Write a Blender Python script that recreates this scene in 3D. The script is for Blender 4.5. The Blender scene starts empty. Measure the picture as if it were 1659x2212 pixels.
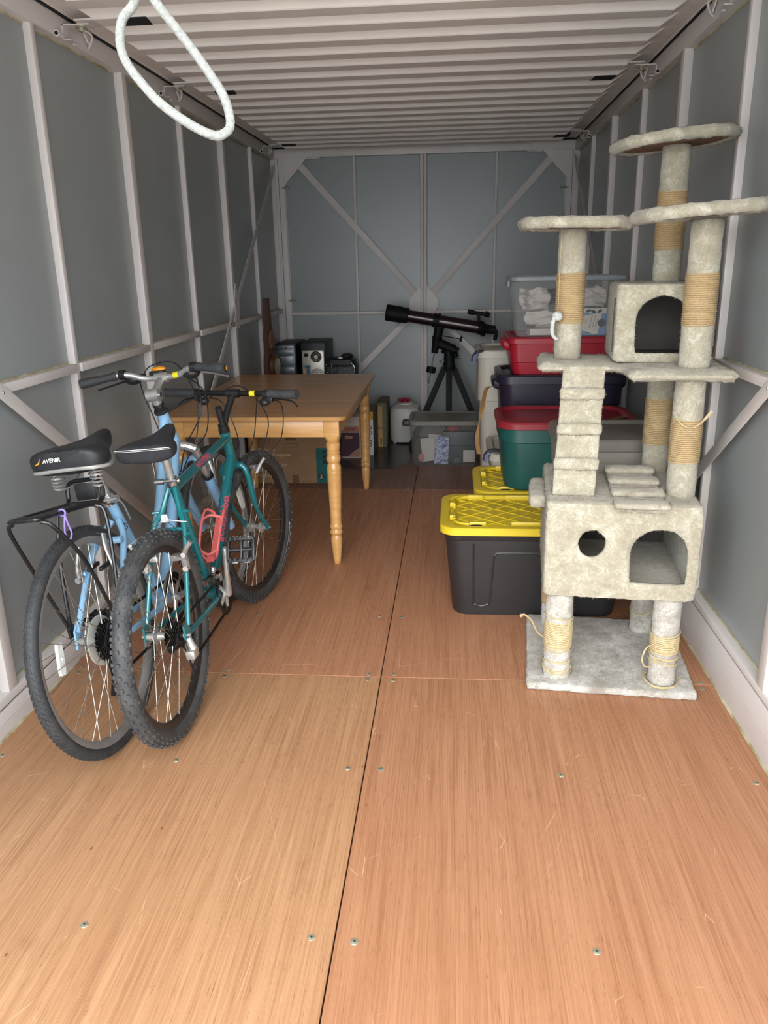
import bpy, bmesh, math, random
from mathutils import Vector, Matrix, noise
from mathutils.geometry import tessellate_polygon
random.seed(7)
scene = bpy.context.scene
col = scene.collection
PI = math.pi
def R(d): return math.radians(d)
V = Vector

# ------------------------------------------------------------------ camera
PITCH, YAW, ROLL, FPX, CAMH = .30469, .09093, -.02002, 1704., 1.4
_f = V((-math.sin(YAW)*math.cos(PITCH), math.cos(YAW)*math.cos(PITCH), -math.sin(PITCH)))
_r = V((math.cos(YAW), math.sin(YAW), 0)); _u = _r.cross(_f)
_r2 = _r*math.cos(ROLL)+_u*math.sin(ROLL); _u2 = _u*math.cos(ROLL)-_r*math.sin(ROLL)
cam_d = bpy.data.cameras.new('camera'); cam = bpy.data.objects.new('camera', cam_d); col.objects.link(cam)
cam.matrix_world = Matrix(((_r2.x,_u2.x,-_f.x,0),(_r2.y,_u2.y,-_f.y,0),(_r2.z,_u2.z,-_f.z,CAMH),(0,0,0,1)))
cam_d.sensor_fit = 'HORIZONTAL'; cam_d.sensor_width = 36; cam_d.lens = 36*FPX/1659.; cam_d.clip_start = .02
scene.camera = cam

# ------------------------------------------------------------------ sky, sun, exposure
w = bpy.data.worlds.new('sky'); scene.world = w; w.use_nodes = True
bg = w.node_tree.nodes['Background']; bg.inputs[0].default_value = (.86,.94,1.0,1); bg.inputs[1].default_value = 5.1
sun_d = bpy.data.lights.new('hazy_sun','SUN'); sun_d.energy = 2.1; sun_d.angle = R(40); sun_d.color = (1,.97,.92)
sun = bpy.data.objects.new('hazy_sun', sun_d); col.objects.link(sun)
_d = V((.13,.88,-.42)).normalized()          # light travels into the container, high from behind and slightly left
sun.rotation_euler = _d.to_track_quat('-Z','Y').to_euler(); sun.location = (-1,-3,5)
vs = scene.view_settings; vs.view_transform = 'Standard'; vs.look = 'None'; vs.gamma = 1; vs.exposure = 0.10; vs.use_curve_mapping = False

# ------------------------------------------------------------------ materials
def lin(c):
    return tuple(((x/255.)/12.92 if x/255. <= .04045 else ((x/255.+.055)/1.055)**2.4) for x in c)
def mat(name, c, rough=.5, metal=0, c2=None, vscale=8, vmix=1.0, bump=0, bscale=120, bdist=.002, stretch=(1,1,1), spec=.5, sheen=0, coat=0, detail=4, alpha=None, trans=0):
    m = bpy.data.materials.new(name); m.use_nodes = True; nt = m.node_tree; N = nt.nodes; L = nt.links
    b = N['Principled BSDF']
    b.inputs['Roughness'].default_value = rough; b.inputs['Metallic'].default_value = metal
    b.inputs['Specular IOR Level'].default_value = spec
    if sheen: b.inputs['Sheen Weight'].default_value = sheen; b.inputs['Sheen Roughness'].default_value = .6
    if coat: b.inputs['Coat Weight'].default_value = coat; b.inputs['Coat Roughness'].default_value = .12
    if trans: b.inputs['Transmission Weight'].default_value = trans
    c = lin(c); b.inputs['Base Color'].default_value = (*c,1)
    if c2 or bump:
        tc = N.new('ShaderNodeTexCoord'); mp = N.new('ShaderNodeMapping'); mp.inputs['Scale'].default_value = stretch
        L.new(tc.outputs['Object'], mp.inputs[0])
    if c2:
        n = N.new('ShaderNodeTexNoise'); n.inputs['Scale'].default_value = vscale; n.inputs['Detail'].default_value = detail
        L.new(mp.outputs[0], n.inputs['Vector'])
        r = N.new('ShaderNodeValToRGB'); r.color_ramp.elements[0].position = .32; r.color_ramp.elements[1].position = .70
        r.color_ramp.elements[0].color = (*c,1); r.color_ramp.elements[1].color = (*lin(c2),1)
        L.new(n.outputs['Fac'], r.inputs[0]); L.new(r.outputs[0], b.inputs['Base Color'])
    if bump:
        n2 = N.new('ShaderNodeTexNoise'); n2.inputs['Scale'].default_value = bscale; n2.inputs['Detail'].default_value = 3
        L.new(mp.outputs[0], n2.inputs['Vector'])
        bp = N.new('ShaderNodeBump'); bp.inputs['Strength'].default_value = bump; bp.inputs['Distance'].default_value = bdist
        L.new(n2.outputs['Fac'], bp.inputs['Height']); L.new(bp.outputs[0], b.inputs['Normal'])
    return m
def plastic_film(name, tint, fac, rough=.25):
    m = bpy.data.materials.new(name); m.use_nodes = True; nt = m.node_tree; N = nt.nodes; L = nt.links
    b = N['Principled BSDF']; b.inputs['Base Color'].default_value = (*lin(tint),1); b.inputs['Roughness'].default_value = rough
    t = N.new('ShaderNodeBsdfTransparent'); t.inputs[0].default_value = (.93,.94,.95,1)
    mx = N.new('ShaderNodeMixShader'); lw = N.new('ShaderNodeLayerWeight'); lw.inputs[0].default_value = .25
    ma = N.new('ShaderNodeMath'); ma.operation = 'MULTIPLY_ADD'; ma.inputs[1].default_value = .45; ma.inputs[2].default_value = fac
    L.new(lw.outputs['Facing'], ma.inputs[0]); L.new(ma.outputs[0], mx.inputs[0])
    L.new(t.outputs[0], mx.inputs[1]); L.new(b.outputs[0], mx.inputs[2]); L.new(mx.outputs[0], N['Material Output'].inputs[0])
    return m
def wood_floor(name, ca, cb, cdark, seed):
    m = bpy.data.materials.new(name); m.use_nodes = True; nt = m.node_tree; N = nt.nodes; L = nt.links
    b = N['Principled BSDF']; b.inputs['Roughness'].default_value = .42; b.inputs['Specular IOR Level'].default_value = .4
    tc = N.new('ShaderNodeTexCoord')
    def tex(scale, stretch, detail, loc=0, rough=.6):
        mp = N.new('ShaderNodeMapping'); mp.inputs['Scale'].default_value = stretch; mp.inputs['Location'].default_value = (seed+loc,seed*1.7,0)
        L.new(tc.outputs['Object'], mp.inputs[0])
        n = N.new('ShaderNodeTexNoise'); n.inputs['Scale'].default_value = scale; n.inputs['Detail'].default_value = detail; n.inputs['Roughness'].default_value = rough
        L.new(mp.outputs[0], n.inputs['Vector']); return n.outputs['Fac']
    def ramp(src, p0, c0, p1, c1):
        r = N.new('ShaderNodeValToRGB'); r.color_ramp.elements[0].position = p0; r.color_ramp.elements[1].position = p1
        r.color_ramp.elements[0].color = c0; r.color_ramp.elements[1].color = c1; L.new(src, r.inputs[0]); return r.outputs[0]
    def mix(a, b_, fac, mode='MIX'):
        x = N.new('ShaderNodeMix'); x.data_type = 'RGBA'; x.blend_type = mode
        if isinstance(fac, float): x.inputs[0].default_value = fac
        else: L.new(fac, x.inputs[0])
        for s, k in ((a,6),(b_,7)):
            if isinstance(s, tuple): x.inputs[k].default_value = s
            else: L.new(s, x.inputs[k])
        return x.outputs[2]
    A = (*lin(ca),1); B = (*lin(cb),1); D = (*lin(cdark),1)
    base = ramp(tex(1.6,(1,.35,1),3), .35, A, .65, B)                       # broad tone drift
    fine = ramp(tex(1,(190,2.0,1),6,3,.8), .42, (0,0,0,1), .62, (1,1,1,1))       # fine grain streaks along the sheet
    mid = ramp(tex(1,(38,.9,1),4,9,.65), .38, (0,0,0,1), .68, (1,1,1,1))
    c1 = mix(base, mix(base, (*[x*y for x,y in zip(B[:3],(.66,.60,.56))],1), 1.0), fine)
    c1 = mix(base, c1, .85)
    light = (*[min(1,x*1.25+.02) for x in A[:3]],1)
    c1 = mix(c1, light, mix((0,0,0,1),(.30,.30,.30,1), mid))
    # pores: short dark dashes
    pore = ramp(tex(1,(420,16,1),2,5,.5), .64, (0,0,0,1), .71, (.60,.60,.60,1))
    c1 = mix(c1, D, pore)
    # knots / stains
    st = ramp(tex(6,(1.5,.7,1),4,21), .64, (0,0,0,1), .80, (.45,.45,.45,1))
    c1 = mix(c1, D, st)
    # scratches: thin pale lines from voronoi edges
    mp = N.new('ShaderNodeMapping'); mp.inputs['Scale'].default_value = (3.1,1.3,1); mp.inputs['Location'].default_value = (seed*2.3,seed,0); mp.inputs['Rotation'].default_value = (0,0,.5+seed*.3)
    L.new(tc.outputs['Object'], mp.inputs[0])
    vo = N.new('ShaderNodeTexVoronoi'); vo.feature = 'DISTANCE_TO_EDGE'; vo.inputs['Scale'].default_value = 1.1; L.new(mp.outputs[0], vo.inputs['Vector'])
    sc = ramp(vo.outputs['Distance'], .0004, (1,1,1,1), .0014, (0,0,0,1))
    brk = ramp(tex(4,(1,1,1),3,13), .55, (0,0,0,1), .66, (.45,.45,.45,1))
    c1 = mix(c1, (*lin((238,205,170)),1), mix((0,0,0,1), brk, sc))
    # many short fine scratches
    mp2 = N.new('ShaderNodeMapping'); mp2.inputs['Scale'].default_value = (1,.55,1); mp2.inputs['Location'].default_value = (seed*1.1,seed*3.7,0); mp2.inputs['Rotation'].default_value = (0,0,1.1+seed)
    L.new(tc.outputs['Object'], mp2.inputs[0])
    v2 = N.new('ShaderNodeTexVoronoi'); v2.feature = 'DISTANCE_TO_EDGE'; v2.inputs['Scale'].default_value = 7; L.new(mp2.outputs[0], v2.inputs['Vector'])
    s2 = ramp(v2.outputs['Distance'], .002, (1,1,1,1), .007, (0,0,0,1)); b2 = ramp(tex(9,(1,1,1),3,33), .60, (0,0,0,1), .66, (.5,.5,.5,1))
    c1 = mix(c1, (*lin((232,196,158)),1), mix((0,0,0,1), b2, s2))
    # scattered dark specks and nicks
    v3 = N.new('ShaderNodeTexVoronoi'); v3.inputs['Scale'].default_value = 9; v3.inputs['Randomness'].default_value = 1
    mp3 = N.new('ShaderNodeMapping'); mp3.inputs['Scale'].default_value = (1.6,.8,1); mp3.inputs['Location'].default_value = (seed,seed*.3,0); L.new(tc.outputs['Object'], mp3.inputs[0]); L.new(mp3.outputs[0], v3.inputs['Vector'])
    s3 = ramp(v3.outputs['Distance'], .035, (.75,.75,.75,1), .055, (0,0,0,1)); b3 = ramp(tex(3,(1,1,1),2,41), .54, (0,0,0,1), .58, (1,1,1,1))
    c1 = mix(c1, (*lin((104,66,44)),1), mix((0,0,0,1), b3, s3))
    L.new(c1, b.inputs['Base Color'])
    bp = N.new('ShaderNodeBump'); bp.inputs['Strength'].default_value = .25; bp.inputs['Distance'].default_value = .0008
    L.new(fine, bp.inputs['Height']); L.new(bp.outputs[0], b.inputs['Normal'])
    rr = ramp(fine, 0, (.36,.36,.36,1), 1, (.52,.52,.52,1)); L.new(rr, b.inputs['Roughness'])
    return m
K = {}
K['white'] = mat('white_paint', (218,210,206), .42, c2=(206,198,195), vscale=3)
K['ceil'] = mat('ceiling_paint', (240,231,224), .42, c2=(232,223,217), vscale=4)
K['panel'] = mat('grey_panel', (153,157,156), .30, c2=(147,151,151), vscale=2, bump=.04, bscale=400)
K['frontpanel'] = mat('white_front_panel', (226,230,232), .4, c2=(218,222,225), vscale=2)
K['caulk'] = mat('old_caulk', (206,198,170), .8, c2=(150,135,90), vscale=14)
K['dark'] = mat('dark_gap', (22,22,26), .9, c2=(30,30,34), vscale=20)
K['zinc'] = mat('zinc', (186,180,158), .4, .45, c2=(140,134,112), vscale=300)
K['steel'] = mat('steel', (196,196,196), .25, 1, c2=(170,170,170), vscale=30)
K['alu'] = mat('aluminium', (200,199,196), .36, .65, c2=(176,174,171), vscale=40)
K['chrome'] = mat('chrome', (226,226,226), .2, .8, c2=(212,212,212), vscale=30)
K['concrete'] = mat('driveway', (204,200,192), .9, c2=(190,186,180), vscale=6, bump=.3, bscale=80)
K['rope'] = mat('white_rope', (142,142,137), .8, c2=(118,117,112), vscale=260, bump=.6, bscale=380)
K['rubber'] = mat('tyre_rubber', (44,45,48), .62, c2=(60,60,61), vscale=22, bump=.2, bscale=220)
K['rubber2'] = mat('knob_rubber', (50,51,54), .62, c2=(76,75,74), vscale=16, bump=.2, bscale=260)
K['black'] = mat('black_plastic', (27,27,30), .42, c2=(38,38,41), vscale=25)
K['blackmetal'] = mat('black_metal', (20,20,22), .32, .2, c2=(30,30,32), vscale=25, coat=.3)
K['grip'] = mat('grip_rubber', (52,53,56), .7, c2=(68,68,70), vscale=60, bump=.4, bscale=200)
K['vinyl'] = mat('saddle_vinyl', (24,25,28), .5, c2=(40,40,43), vscale=18, bump=.15, bscale=300)
K['cloth_black'] = mat('saddle_cloth', (26,27,33), .85, c2=(45,44,48), vscale=40, bump=.3, bscale=500)
K['green'] = mat('green_frame', (22,120,126), .28, .15, c2=(30,106,114), vscale=9, coat=.6)
K['blue'] = mat('blue_frame', (156,200,234), .3, .05, c2=(142,190,228), vscale=7, coat=.6)
K['pink'] = mat('pink_decal', (214,84,106), .5, c2=(190,70,95), vscale=30)
K['cage'] = mat('coral_plastic', (236,120,116), .4, c2=(222,102,102), vscale=20)
K['white_pl'] = mat('white_plastic', (224,224,220), .35, c2=(210,210,206), vscale=30)
K['orange'] = mat('orange_plastic', (235,160,40), .4, c2=(225,145,30), vscale=40)
K['yellow_st'] = mat('yellow_sticker', (238,226,40), .5, c2=(225,212,30), vscale=40)
K['purple_band'] = mat('purple_band', (150,128,200), .55, c2=(135,112,188), vscale=60)
K['gear'] = mat('gear_black', (30,29,29), .4, .6, c2=(55,50,46), vscale=60)
K['rimgrey'] = mat('rim_grey', (150,146,143), .42, .35, c2=(126,122,119), vscale=12)
K['rimsilver'] = mat('rim_silver', (196,196,198), .34, .5, c2=(176,175,175), vscale=12)
K['rimdark'] = mat('rim_dark', (74,68,66), .4, .6, c2=(58,52,50), vscale=12)
K['spoke'] = mat('spoke_steel', (200,196,186), .3, .9, c2=(150,145,138), vscale=30)
K['clear'] = plastic_film('clear_disc', (225,225,215), .35)
K['table'] = mat('table_oak', (222,172,108), .28, c2=(206,152,90), vscale=5, stretch=(1,9,9), coat=.35, bump=.05, bscale=60)
K['tabletop'] = mat('table_top_oak', (214,164,108), .30, c2=(198,146,90), vscale=3.2, stretch=(1.0,9,9), coat=.12, spec=.35)
def stave_top():
    m = K['tabletop']; nt = m.node_tree; N = nt.nodes; L = nt.links; b = N['Principled BSDF']
    old = b.inputs['Base Color'].links[0].from_socket
    tc = N.new('ShaderNodeTexCoord'); br = N.new('ShaderNodeTexBrick')
    br.inputs['Color1'].default_value = (1,1,1,1); br.inputs['Color2'].default_value = (.80,.78,.76,1); br.inputs['Mortar'].default_value = (.88,.86,.84,1)
    br.inputs['Scale'].default_value = 1; br.inputs['Brick Width'].default_value = .42; br.inputs['Row Height'].default_value = .045; br.inputs['Mortar Size'].default_value = .0006
    L.new(tc.outputs['Object'], br.inputs['Vector'])
    x = N.new('ShaderNodeMix'); x.data_type = 'RGBA'; x.blend_type = 'MULTIPLY'; x.inputs[0].default_value = 1
    L.new(old, x.inputs[6]); L.new(br.outputs[0], x.inputs[7]); L.new(x.outputs[2], b.inputs['Base Color'])
stave_top()
K['fur'] = mat('cream_fur', (176,168,148), .95, c2=(160,151,130), vscale=16, bump=.9, bscale=130, bdist=.006, sheen=.5, spec=.1)
K['fur_d'] = mat('cream_fur_worn', (162,153,133), .95, c2=(178,170,150), vscale=13, bump=.9, bscale=120, bdist=.006, sheen=.4, spec=.1)
K['fur_base'] = mat('base_carpet', (200,195,184), .95, c2=(152,141,128), vscale=9, bump=1.0, bscale=110, bdist=.007, sheen=.4, spec=.1)
K['sisal'] = mat('sisal', (200,174,132), .85, c2=(170,142,100), vscale=120, bump=.5, bscale=400, stretch=(1,1,6))
K['sisal_p'] = mat('sisal_pale', (208,190,150), .85, c2=(184,162,120), vscale=100, bump=.5, bscale=400)
K['board'] = mat('fibreboard', (138,100,76), .8, c2=(122,88,66), vscale=20)
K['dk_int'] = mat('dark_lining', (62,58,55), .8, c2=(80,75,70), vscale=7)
K['fluff'] = mat('white_fluff', (204,204,200), .95, c2=(186,186,182), vscale=90, bump=1, bscale=150, bdist=.004)
def plush(name, c_dark, c_mid, c_light, stain=None):
    m=bpy.data.materials.new(name); m.use_nodes=True; nt=m.node_tree; N=nt.nodes; L=nt.links; b=N['Principled BSDF']
    b.inputs['Roughness'].default_value=.95; b.inputs['Specular IOR Level'].default_value=.08; b.inputs['Sheen Weight'].default_value=.35; b.inputs['Sheen Roughness'].default_value=.7
    tc=N.new('ShaderNodeTexCoord')
    def nz(sc,det,dist=0,rough=.6):
        n=N.new('ShaderNodeTexNoise'); n.inputs['Scale'].default_value=sc; n.inputs['Detail'].default_value=det; n.inputs['Distortion'].default_value=dist; n.inputs['Roughness'].default_value=rough; L.new(tc.outputs['Object'],n.inputs['Vector']); return n.outputs['Fac']
    def ramp(src,*st):
        r=N.new('ShaderNodeValToRGB'); e=r.color_ramp.elements
        while len(e)<len(st): e.new(.5)
        for k,(p,c) in enumerate(st): e[k].position=p; e[k].color=(*c,1)
        L.new(src,r.inputs[0]); return r.outputs[0]
    add=N.new('ShaderNodeMix'); add.data_type='FLOAT'; add.inputs[0].default_value=.55; L.new(nz(17,3,.6),add.inputs[2]); L.new(nz(75,5,1.2,.7),add.inputs[3])
    out=ramp(add.outputs[0],(.36,lin(c_dark)),(.50,lin(c_mid)),(.62,lin(c_light)))
    if stain:
        mx=N.new('ShaderNodeMix'); mx.data_type='RGBA'; L.new(ramp(nz(7,4,.4),(.52,(0,0,0)),(.68,(.7,.7,.7))),mx.inputs[0]); L.new(out,mx.inputs[6]); mx.inputs[7].default_value=(*lin(stain),1); out=mx.outputs[2]
    L.new(out,b.inputs['Base Color'])
    bp=N.new('ShaderNodeBump'); bp.inputs['Strength'].default_value=.55; bp.inputs['Distance'].default_value=.004; L.new(add.outputs[0],bp.inputs['Height']); L.new(bp.outputs[0],b.inputs['Normal'])
    return m
K['fur']=plush('cream_plush',(150,141,120),(168,160,139),(196,190,173)); K['fur_d']=plush('cream_plush_worn',(148,139,119),(168,159,140),(190,183,167))
K['fur_base']=plush('base_plush',(150,143,132),(186,181,171),(212,209,203),(128,114,102)); K['fur_tip']=mat('fur_tips',(190,183,166),.95,c2=(172,164,146),vscale=30,spec=.05)
# ------------------------------------------------------------------ mesh helpers
def frame_of(d):
    d = d.normalized(); a = V((0,0,1)) if abs(d.z) < .9 else V((1,0,0))
    x = a.cross(d).normalized(); y = d.cross(x); return x, y
def axis_matrix(p, d, up=None):
    d = V(d).normalized()
    if up is None: x, y = frame_of(d)
    else:
        y = V(up); y = (y-d*y.dot(d)).normalized(); x = y.cross(d)
    return Matrix(((x.x,y.x,d.x,p[0]),(x.y,y.y,d.y,p[1]),(x.z,y.z,d.z,p[2]),(0,0,0,1)))
class MB:
    def __init__(s, M=None): s.v=[]; s.f=[]; s.M=M
    def add(s, vs, fs, M=None):
        n=len(s.v)
        for p in vs:
            p=V(p)
            if M: p=M@p
            if s.M: p=s.M@p
            s.v.append(p)
        s.f += [tuple(i+n for i in f) for f in fs]
    def box(s, a, b, M=None, bev=0, seg=2):
        x0,y0,z0=[min(p,q) for p,q in zip(a,b)]; x1,y1,z1=[max(p,q) for p,q in zip(a,b)]
        vs=[(x0,y0,z0),(x1,y0,z0),(x1,y1,z0),(x0,y1,z0),(x0,y0,z1),(x1,y0,z1),(x1,y1,z1),(x0,y1,z1)]
        fs=[(0,3,2,1),(4,5,6,7),(0,1,5,4),(1,2,6,5),(2,3,7,6),(3,0,4,7)]
        if bev:
            bm=bmesh.new(); q=[bm.verts.new(p) for p in vs]
            for f in fs: bm.faces.new([q[i] for i in f])
            bmesh.ops.bevel(bm, geom=bm.edges[:], offset=min(bev,.49*min(x1-x0,y1-y0,z1-z0)), segments=seg, affect='EDGES', profile=.5)
            bm.verts.index_update(); vs=[p.co.copy() for p in bm.verts]; fs=[tuple(p.index for p in f.verts) for f in bm.faces]; bm.free()
        s.add(vs,fs,M); return s
    def bar(s, p, q, wd, th, up=(0,0,1), bev=0):          # rectangular bar from p to q; wd across, th along up
        p=V(p);q=V(q);M=axis_matrix(p,q-p,up); s.box((-wd/2,-th/2,0),(wd/2,th/2,(q-p).length),M,bev); return s
    def tube(s, pts, r, n=10, closed=False, caps=True, flat=None):
        pts=[V(p) for p in pts]; m=len(pts); rs=r if isinstance(r,(list,tuple)) else [r]*m
        T=[]
        for i in range(m):
            a=pts[(i-1)%m] if closed or i>0 else pts[i]; b=pts[(i+1)%m] if closed or i<m-1 else pts[i]
            T.append((b-a).normalized())
        x,y=frame_of(T[0]); vs=[];fs=[]
        for i in range(m):
            if i:
                x=(x-T[i]*x.dot(T[i])).normalized(); y=T[i].cross(x)
            for k in range(n):
                a=2*PI*k/n; vs.append(pts[i]+(x*math.cos(a)+y*math.sin(a)*(flat or 1))*rs[i])
        for i in range(m if closed else m-1):
            j=(i+1)%m
            for k in range(n): fs.append((i*n+k,i*n+(k+1)%n,j*n+(k+1)%n,j*n+k))
        if caps and not closed: fs += [tuple(range(n-1,-1,-1)), tuple((m-1)*n+k for k in range(n))]
        s.add(vs,fs); return s
    def cyl(s, p, q, r, r2=None, n=16, caps=True): return s.tube([p,q],[r,r if r2 is None else r2],n,caps=caps)
    def lathe(s, prof, p=(0,0,0), d=(0,0,1), n=20, closed=False):
        M=axis_matrix(p,d); vs=[];fs=[];m=len(prof)
        for (r,z) in prof:
            for k in range(n):
                a=2*PI*k/n; vs.append(V((r*math.cos(a),r*math.sin(a),z)))
        for i in range(m if closed else m-1):
            j=(i+1)%m
            for k in range(n): fs.append((i*n+k,i*n+(k+1)%n,j*n+(k+1)%n,j*n+k))
        if not closed:
            if prof[0][0]>1e-6: fs.append(tuple(range(n-1,-1,-1)))
            if prof[-1][0]>1e-6: fs.append(tuple((m-1)*n+k for k in range(n)))
        s.add(vs,fs,M); return s
    def prism(s, poly, z0, z1, M=None, holes=()):
        loops=[[V((p[0],p[1],0)) for p in poly]]+[[V((p[0],p[1],0)) for p in h] for h in holes]
        flat=[p for l in loops for p in l]; n=len(flat)
        tri=tessellate_polygon(loops)
        vs=[(p.x,p.y,z0) for p in flat]+[(p.x,p.y,z1) for p in flat]; fs=[]
        for t in tri:
            a,b,c=[flat[i] for i in t]
            up=(b-a).cross(c-a).z>0; t=t if up else t[::-1]
            fs.append(tuple(i+n for i in t)); fs.append(tuple(t[::-1]))
        o=0
        for li,l in enumerate(loops):
            k=len(l); ar=sum(l[i].x*l[(i+1)%k].y-l[(i+1)%k].x*l[i].y for i in range(k)); ccw=(ar>0)!=(li>0)
            for i in range(k):
                j=(i+1)%k; q=(o+i,o+j,n+o+j,n+o+i); fs.append(q if ccw else q[::-1])
            o+=k
        s.add(vs,fs,M); return s
    def loft(s, rings, M=None, caps=(True,True)):
        n=len(rings[0]); vs=[p for r in rings for p in r]; fs=[]
        for i in range(len(rings)-1):
            for k in range(n): fs.append((i*n+k,i*n+(k+1)%n,(i+1)*n+(k+1)%n,(i+1)*n+k))
        if caps[0]: fs.append(tuple(range(n-1,-1,-1)))
        if caps[1]: fs.append(tuple((len(rings)-1)*n+k for k in range(n)))
        s.add(vs,fs,M); return s
    def ell(s, c, r, n=14, m=9, M=None):
        vs=[];fs=[]
        for i in range(m+1):
            t=PI*i/m
            for k in range(n):
                a=2*PI*k/n; vs.append((c[0]+r[0]*math.sin(t)*math.cos(a),c[1]+r[1]*math.sin(t)*math.sin(a),c[2]+r[2]*math.cos(t)))
        for i in range(m):
            for k in range(n): fs.append((i*n+k,(i+1)*n+k,(i+1)*n+(k+1)%n,i*n+(k+1)%n))
        s.add(vs,fs,M); return s
    def mesh(s, name, smooth=35, merge=True):
        me=bpy.data.meshes.new(name); me.from_pydata([tuple(p) for p in s.v],[],s.f)
        if merge:
            bm=bmesh.new(); bm.from_mesh(me); bmesh.ops.remove_doubles(bm,verts=bm.verts,dist=1e-6)
            bmesh.ops.recalc_face_normals(bm,faces=bm.faces); bm.to_mesh(me); bm.free()
        if smooth:
            me.shade_smooth(); me.set_sharp_from_angle(angle=R(smooth))
        me.update(); return me
    def build(s, name, m, parent=None, smooth=35, label=None):
        return link(name, s.mesh(name,smooth), m, parent, label)
def link(name, me, m, parent=None, label=None):
    if m is not None:
        m = K[m] if isinstance(m,str) else m
        if not me.materials: me.materials.append(m)
    o=bpy.data.objects.new(name,me); col.objects.link(o)
    if parent is not None: o.parent=parent
    if label: o['label']=label
    return o
def fuzz(mb, name, m, parent, L=.02, amp=.004, sc=60, smooth_it=2, label=None, jag=.0015):
    me=mb.mesh(name,0); bm=bmesh.new(); bm.from_mesh(me)
    for it in range(5):
        es=[e for e in bm.edges if e.calc_length()>L*1.5]
        if not es: break
        bmesh.ops.subdivide_edges(bm,edges=es,cuts=1,use_grid_fill=True)
    bmesh.ops.triangulate(bm,faces=[f for f in bm.faces if len(f.verts)>4])
    for _ in range(smooth_it): bmesh.ops.smooth_vert(bm,verts=bm.verts,factor=.4,use_axis_x=True,use_axis_y=True,use_axis_z=True)
    bm.normal_update()
    for v in bm.verts:
        n=noise.noise(v.co*sc)+.5*noise.noise(v.co*sc*2.3)
        v.co+=v.normal*(amp*n+random.uniform(-jag,jag))
    bm.to_mesh(me); bm.free(); me.shade_smooth(); me.update()
    return link(name,me,m,parent,label)
def rrect(w,h,r,n=5,cx=0,cy=0,z=None):
    r=min(r,w/2-1e-4,h/2-1e-4); out=[]
    for (sx,sy,a0) in ((1,1,0),(-1,1,PI/2),(-1,-1,PI),(1,-1,1.5*PI)):
        for i in range(n+1):
            a=a0+PI/2*i/n; x=cx+sx*(w/2-r)+r*math.cos(a); y=cy+sy*(h/2-r)+r*math.sin(a)
            out.append((x,y) if z is None else (x,y,z))
    return out
def empty(name, loc=(0,0,0), rot=(0,0,0), label=None, cat=None, group=None):
    o=bpy.data.objects.new(name,None); col.objects.link(o); o.location=loc; o.rotation_euler=rot; o.empty_display_size=.05
    if label: o['label']=label; o['category']=cat
    if group: o['group']=group
    return o
def tag(o,label,cat,group=None):
    o['label']=label; o['category']=cat
    if group: o['group']=group
    return o
def struct(o): o['kind']='structure'; return o
def text_mesh(s, size, shear=0, extrude=.0004, bold=0, align='LEFT', space=1.0):
    c=bpy.data.curves.new('lettering','FONT'); c.body=s; c.size=size; c.shear=shear; c.extrude=extrude; c.offset=bold; c.align_x=align; c.resolution_u=2; c.space_character=space
    o=bpy.data.objects.new('lettering',c); col.objects.link(o)
    bpy.context.view_layer.update()
    dg=bpy.context.evaluated_depsgraph_get(); me=bpy.data.meshes.new_from_object(o.evaluated_get(dg))
    bpy.data.objects.remove(o); bpy.data.curves.remove(c); me.materials.clear(); return me
def text(s, size, m, parent, M, name='lettering', **k):
    me=text_mesh(s,size,**k); me.transform(M); return link(name,me,m,parent)
def plane_M(p, xdir, ydir):
    x=V(xdir).normalized(); y=V(ydir); y=(y-x*y.dot(x)).normalized(); z=x.cross(y)
    return Matrix(((x.x,y.x,z.x,p[0]),(x.y,y.y,z.y,p[1]),(x.z,y.z,z.z,p[2]),(0,0,0,1)))
def bez(pts, n=8):                                  # Catmull-Rom through points
    P=[V(p) for p in pts]; out=[]
    for i in range(len(P)-1):
        a=P[i-1] if i else P[i]*2-P[i+1]; b=P[i]; c=P[i+1]; d=P[i+2] if i+2<len(P) else P[i+1]*2-P[i]
        for k in range(n):
            t=k/n; out.append(.5*((2*b)+(c-a)*t+(2*a-5*b+4*c-d)*t*t+(3*b-a-3*c+d)*t*t*t))
    out.append(P[-1]); return out
# ------------------------------------------------------------------ the container
XL, XR, Y0, Y1, YB = -1.395, .897, .64, 6.60, 6.56
POST = [Y0+.745*k for k in range(9)]
g = MB().box((-12,-12,-.42),(12,Y0-.02,-.40)).build('ground','concrete'); struct(g); tag(g,'pale concrete driveway outside the open container','driveway')
# floor: a dark sub-floor with plywood sheets and screws
fl = MB().box((XL-.06,Y0,-.40),(XR+.06,Y1+.05,-.016)).build('floor','dark'); struct(fl); tag(fl,'plywood container floor with screws and one long centre seam','floor')
XM=-.2495; gap=.0018
sheets=[(XL,XM,Y0,2.486),(XM,XR,Y0,2.486),(XL,XM,2.486,4.926),(XM,XR,2.486,4.926),(XL,XM,4.926,Y1),(XM,XR,4.926,Y1)]
cols=[((190,146,108),(178,130,93)),((186,136,102),(174,121,87)),((190,138,104),(178,124,92)),((190,138,104),(178,124,92)),((150,112,92),(140,102,84)),((150,112,92),(140,102,84))]  # same wood throughout; the two far sheets have daylight falloff painted in as darker colour
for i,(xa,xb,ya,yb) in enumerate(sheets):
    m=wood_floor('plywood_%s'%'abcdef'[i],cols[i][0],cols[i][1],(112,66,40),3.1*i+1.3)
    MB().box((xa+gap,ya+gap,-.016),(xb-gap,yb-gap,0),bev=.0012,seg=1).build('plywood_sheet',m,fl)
sm=MB(); sm.lathe([(0,.0014),(.0045,.0014),(.0086,.0006),(.0094,-.0004),(.0094,-.004)],n=14)
scm=sm.mesh('screw',30)
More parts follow.
